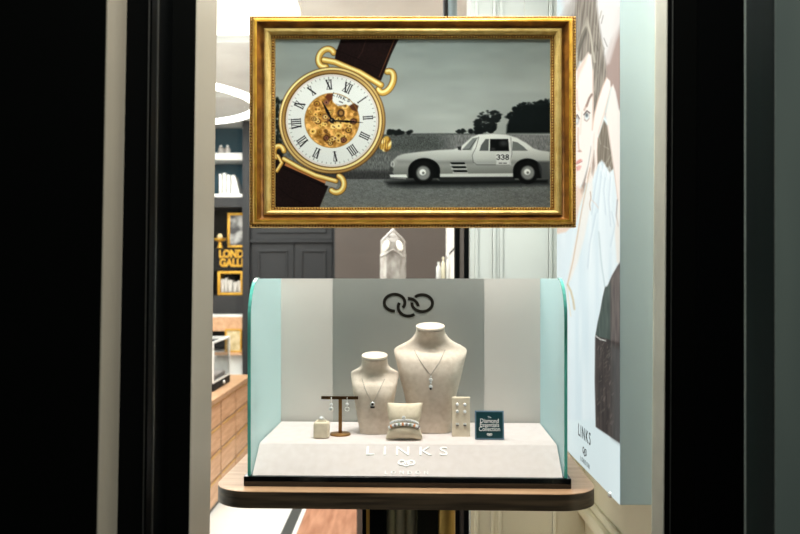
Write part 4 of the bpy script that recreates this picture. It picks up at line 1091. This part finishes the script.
bx(B(), 227.2, 241.8, 330.5, 350.8, YW-.034, YW-.024).build('print', 'map_cream', mp_, True)
bx(B(), 216, 243, 352, 354.5, YW-.06, YW+.02).build('ledge', 'drawer_oak', bk, True)

# oak counter with drawers along the shop's side
XC = -1.21; ZC = .725
ct = thing('drawer_counter', 'long oak counter with rows of drawers beside the white floor', 'counter', (-1.5, 5.3, 0))
B().box(-1.80, XC, 4.4, 6.36, .0, ZC-.035).build('carcass', 'dark_oak_edge', ct, True, smooth=False)
ol = rrect(-1.82, XC+.025, 4.38, 6.42, .06, 8)
B().prism([(x, y, ZC-.035) for x, y in ol], (0,0,.035)).build('countertop', 'pale_oak', ct, True)
for r in range(4):
    for c in range(4):
        y0 = 4.433+c*.4825; z0 = .03+r*.166
        d = B().box(XC, XC+.007, y0, y0+.452, z0, z0+.156, .002).build('drawer', 'drawer_oak', ct, True, smooth=False)
        B().box(XC+.007, XC+.012, y0+.03, y0+.436, z0+.145, z0+.151).build('pull', 'brass', d, True, smooth=False)
sw_ = thing('countertop_showcase', 'small glass showcase with a black base on the oak counter', 'showcase', (-1.40, 5.75, ZC))
x0, x1, y0, y1, z0, z1 = -1.62, -1.27, 5.45, 5.98, ZC, ZC+.34
B().box(x0, x1, y0, y1, z0, z0+.055, .004).build('base', 'black_matte', sw_, True)
fr = B(); w = .012
for x in (x0, x1-w):
    for y in (y0, y1-w): fr.box(x, x+w, y, y+w, z0+.055, z1)
for x in (x0, x1-w): fr.box(x, x+w, y0+w, y1-w, z1-w, z1); fr.box(x, x+w, y0+w, y1-w, z0+.055, z0+.055+w)
for y in (y0, y1-w): fr.box(x0+w, x1-w, y, y+w, z1-w, z1)
fr.build('frame', 'white_object', sw_, True, smooth=False)
B().box(x0+.003, x1-.003, y0+.003, y1-.003, z0+.056, z1-.002).build('glass', 'clear_glass', sw_, True, smooth=False)
B().box(x0+.03, x1-.03, y0+.03, y1-.03, z0+.057, z0+.09, .004).build('pad', 'cream_suede', sw_, True)
B().box(x0+.03, x0+.04, y0+.05, y1-.05, z0+.10, z1-.06).build('card', 'bronze_dark', sw_, True)
B().ball((x1+.006, 5.74, z0+.03), .012, 10).build('lock_knob', 'silver', sw_, True)

# ring lamp and luminous ceiling panel
rl = thing('pendant_ring_lamp', 'large white glowing ring lamp hanging from the ceiling', 'ceiling lamp', (PX(150,4.2), 4.2, 2.40))
lc = Vector((PX(150,4.2), 4.2, 2.42)); rr = 105*4.2/F
n = 96; rows = []
for k in range(n):
    a = 2*PI*k/n; rows.append([lc+Vector(((rr+o)*math.cos(a), (rr+o)*math.sin(a), z)) for o, z in ((-.017,-.012),(.017,-.012),(.017,.012),(-.017,.012))])
B().quadgrid(rows, closed_u=True, closed_v=True).build('ring', 'lamp_white', rl, True)
for a in (90, 180, 270):
    p = lc+Vector((rr*math.cos(math.radians(a)), rr*math.sin(math.radians(a)), .024))
    B().tube([p, (p.x, p.y, 2.7), (p.x, p.y, CEIL+.034)], .002, 6).build('cable', 'white_object', rl, True)
cp = thing('ceiling_light_panel', 'large round-cornered glowing panel set in the white ceiling', 'ceiling lamp', (-1.4, 3.6, CEIL+.02))
B().prism([(x, y, CEIL+.035) for x, y in rrect(-2.2, PX(297,4.33), 2.3, 4.9, .45)], (0,0,.015)).build('diffuser', 'panel_glow', cp, True)

# ================================================================== LIGHT
def area(name, loc, target, sx, sy, power, col=(1,1,1), spread=180):
    l = bpy.data.lights.new(name, 'AREA'); l.shape = 'RECTANGLE'; l.size = sx; l.size_y = sy; l.energy = power; l.color = col; l.spread = math.radians(spread)
    o = bpy.data.objects.new(name, l); COL.objects.link(o); o.location = loc
    o.rotation_euler = (Vector(target)-Vector(loc)).to_track_quat('-Z', 'Y').to_euler()
    return o
WARM = (1.0, .97, .93); NEU = (1.0, .985, .955); COOL = (.93, 1.0, .96)
area('window_downlight', (0.02, 1.78, 2.58), (0.02, 1.90, 1.1), .60, .08, 20, WARM)
area('added_frame_fill', (0.0, .85, 2.95), (0.0, 1.6, 1.8), .6, .1, 14, WARM, 110)  # added lamp, no such fitting known; brightens the frame and print
area('window_front_light', (0.0, 1.485, 2.58), (0.0, 1.60, 1.6), .8, .03, 11, WARM)
area('shop_ceiling_light', (-1.0, 4.2, 2.85), (-1.0, 4.2, 0), 2.0, 2.4, 100, NEU)
area('shop_rear_light', (-0.9, 6.2, 2.86), (-0.9, 6.4, 0), 2.2, .8, 60, NEU)
area('added_corner_fill', (0.9, 4.6, 2.9), (0.7, 5.0, 0), 1.0, 1.6, 22, NEU)  # extra lamp added to brighten the corner by the white end wall
area('street_light', (2.4, -1.6, 3.9), (-0.1, 1.4, 1.5), .5, .5, 82, COOL)
w = bpy.data.worlds.new('night_street'); sc.world = w; w.use_nodes = True
w.node_tree.nodes['Background'].inputs[0].default_value = (.8, 1.0, .92, 1); w.node_tree.nodes['Background'].inputs[1].default_value = 0.02

# ================================================================== CAMERA
cam = bpy.data.cameras.new('camera'); co = bpy.data.objects.new('camera', cam); COL.objects.link(co)
co.location = (0, 0, H); co.rotation_euler = (PI/2, 0, 0)
cam.sensor_width = 36; cam.lens = 36*F/800; cam.shift_y = (HY-267)/800; cam.clip_start = .02
cam.dof.use_dof = True; cam.dof.focus_distance = 1.85; cam.dof.aperture_fstop = 5.0
sc.camera = co
vs = sc.view_settings; vs.view_transform = 'Standard'; vs.look = 'None'; vs.gamma = 1; vs.use_curve_mapping = False; vs.exposure = 0.0
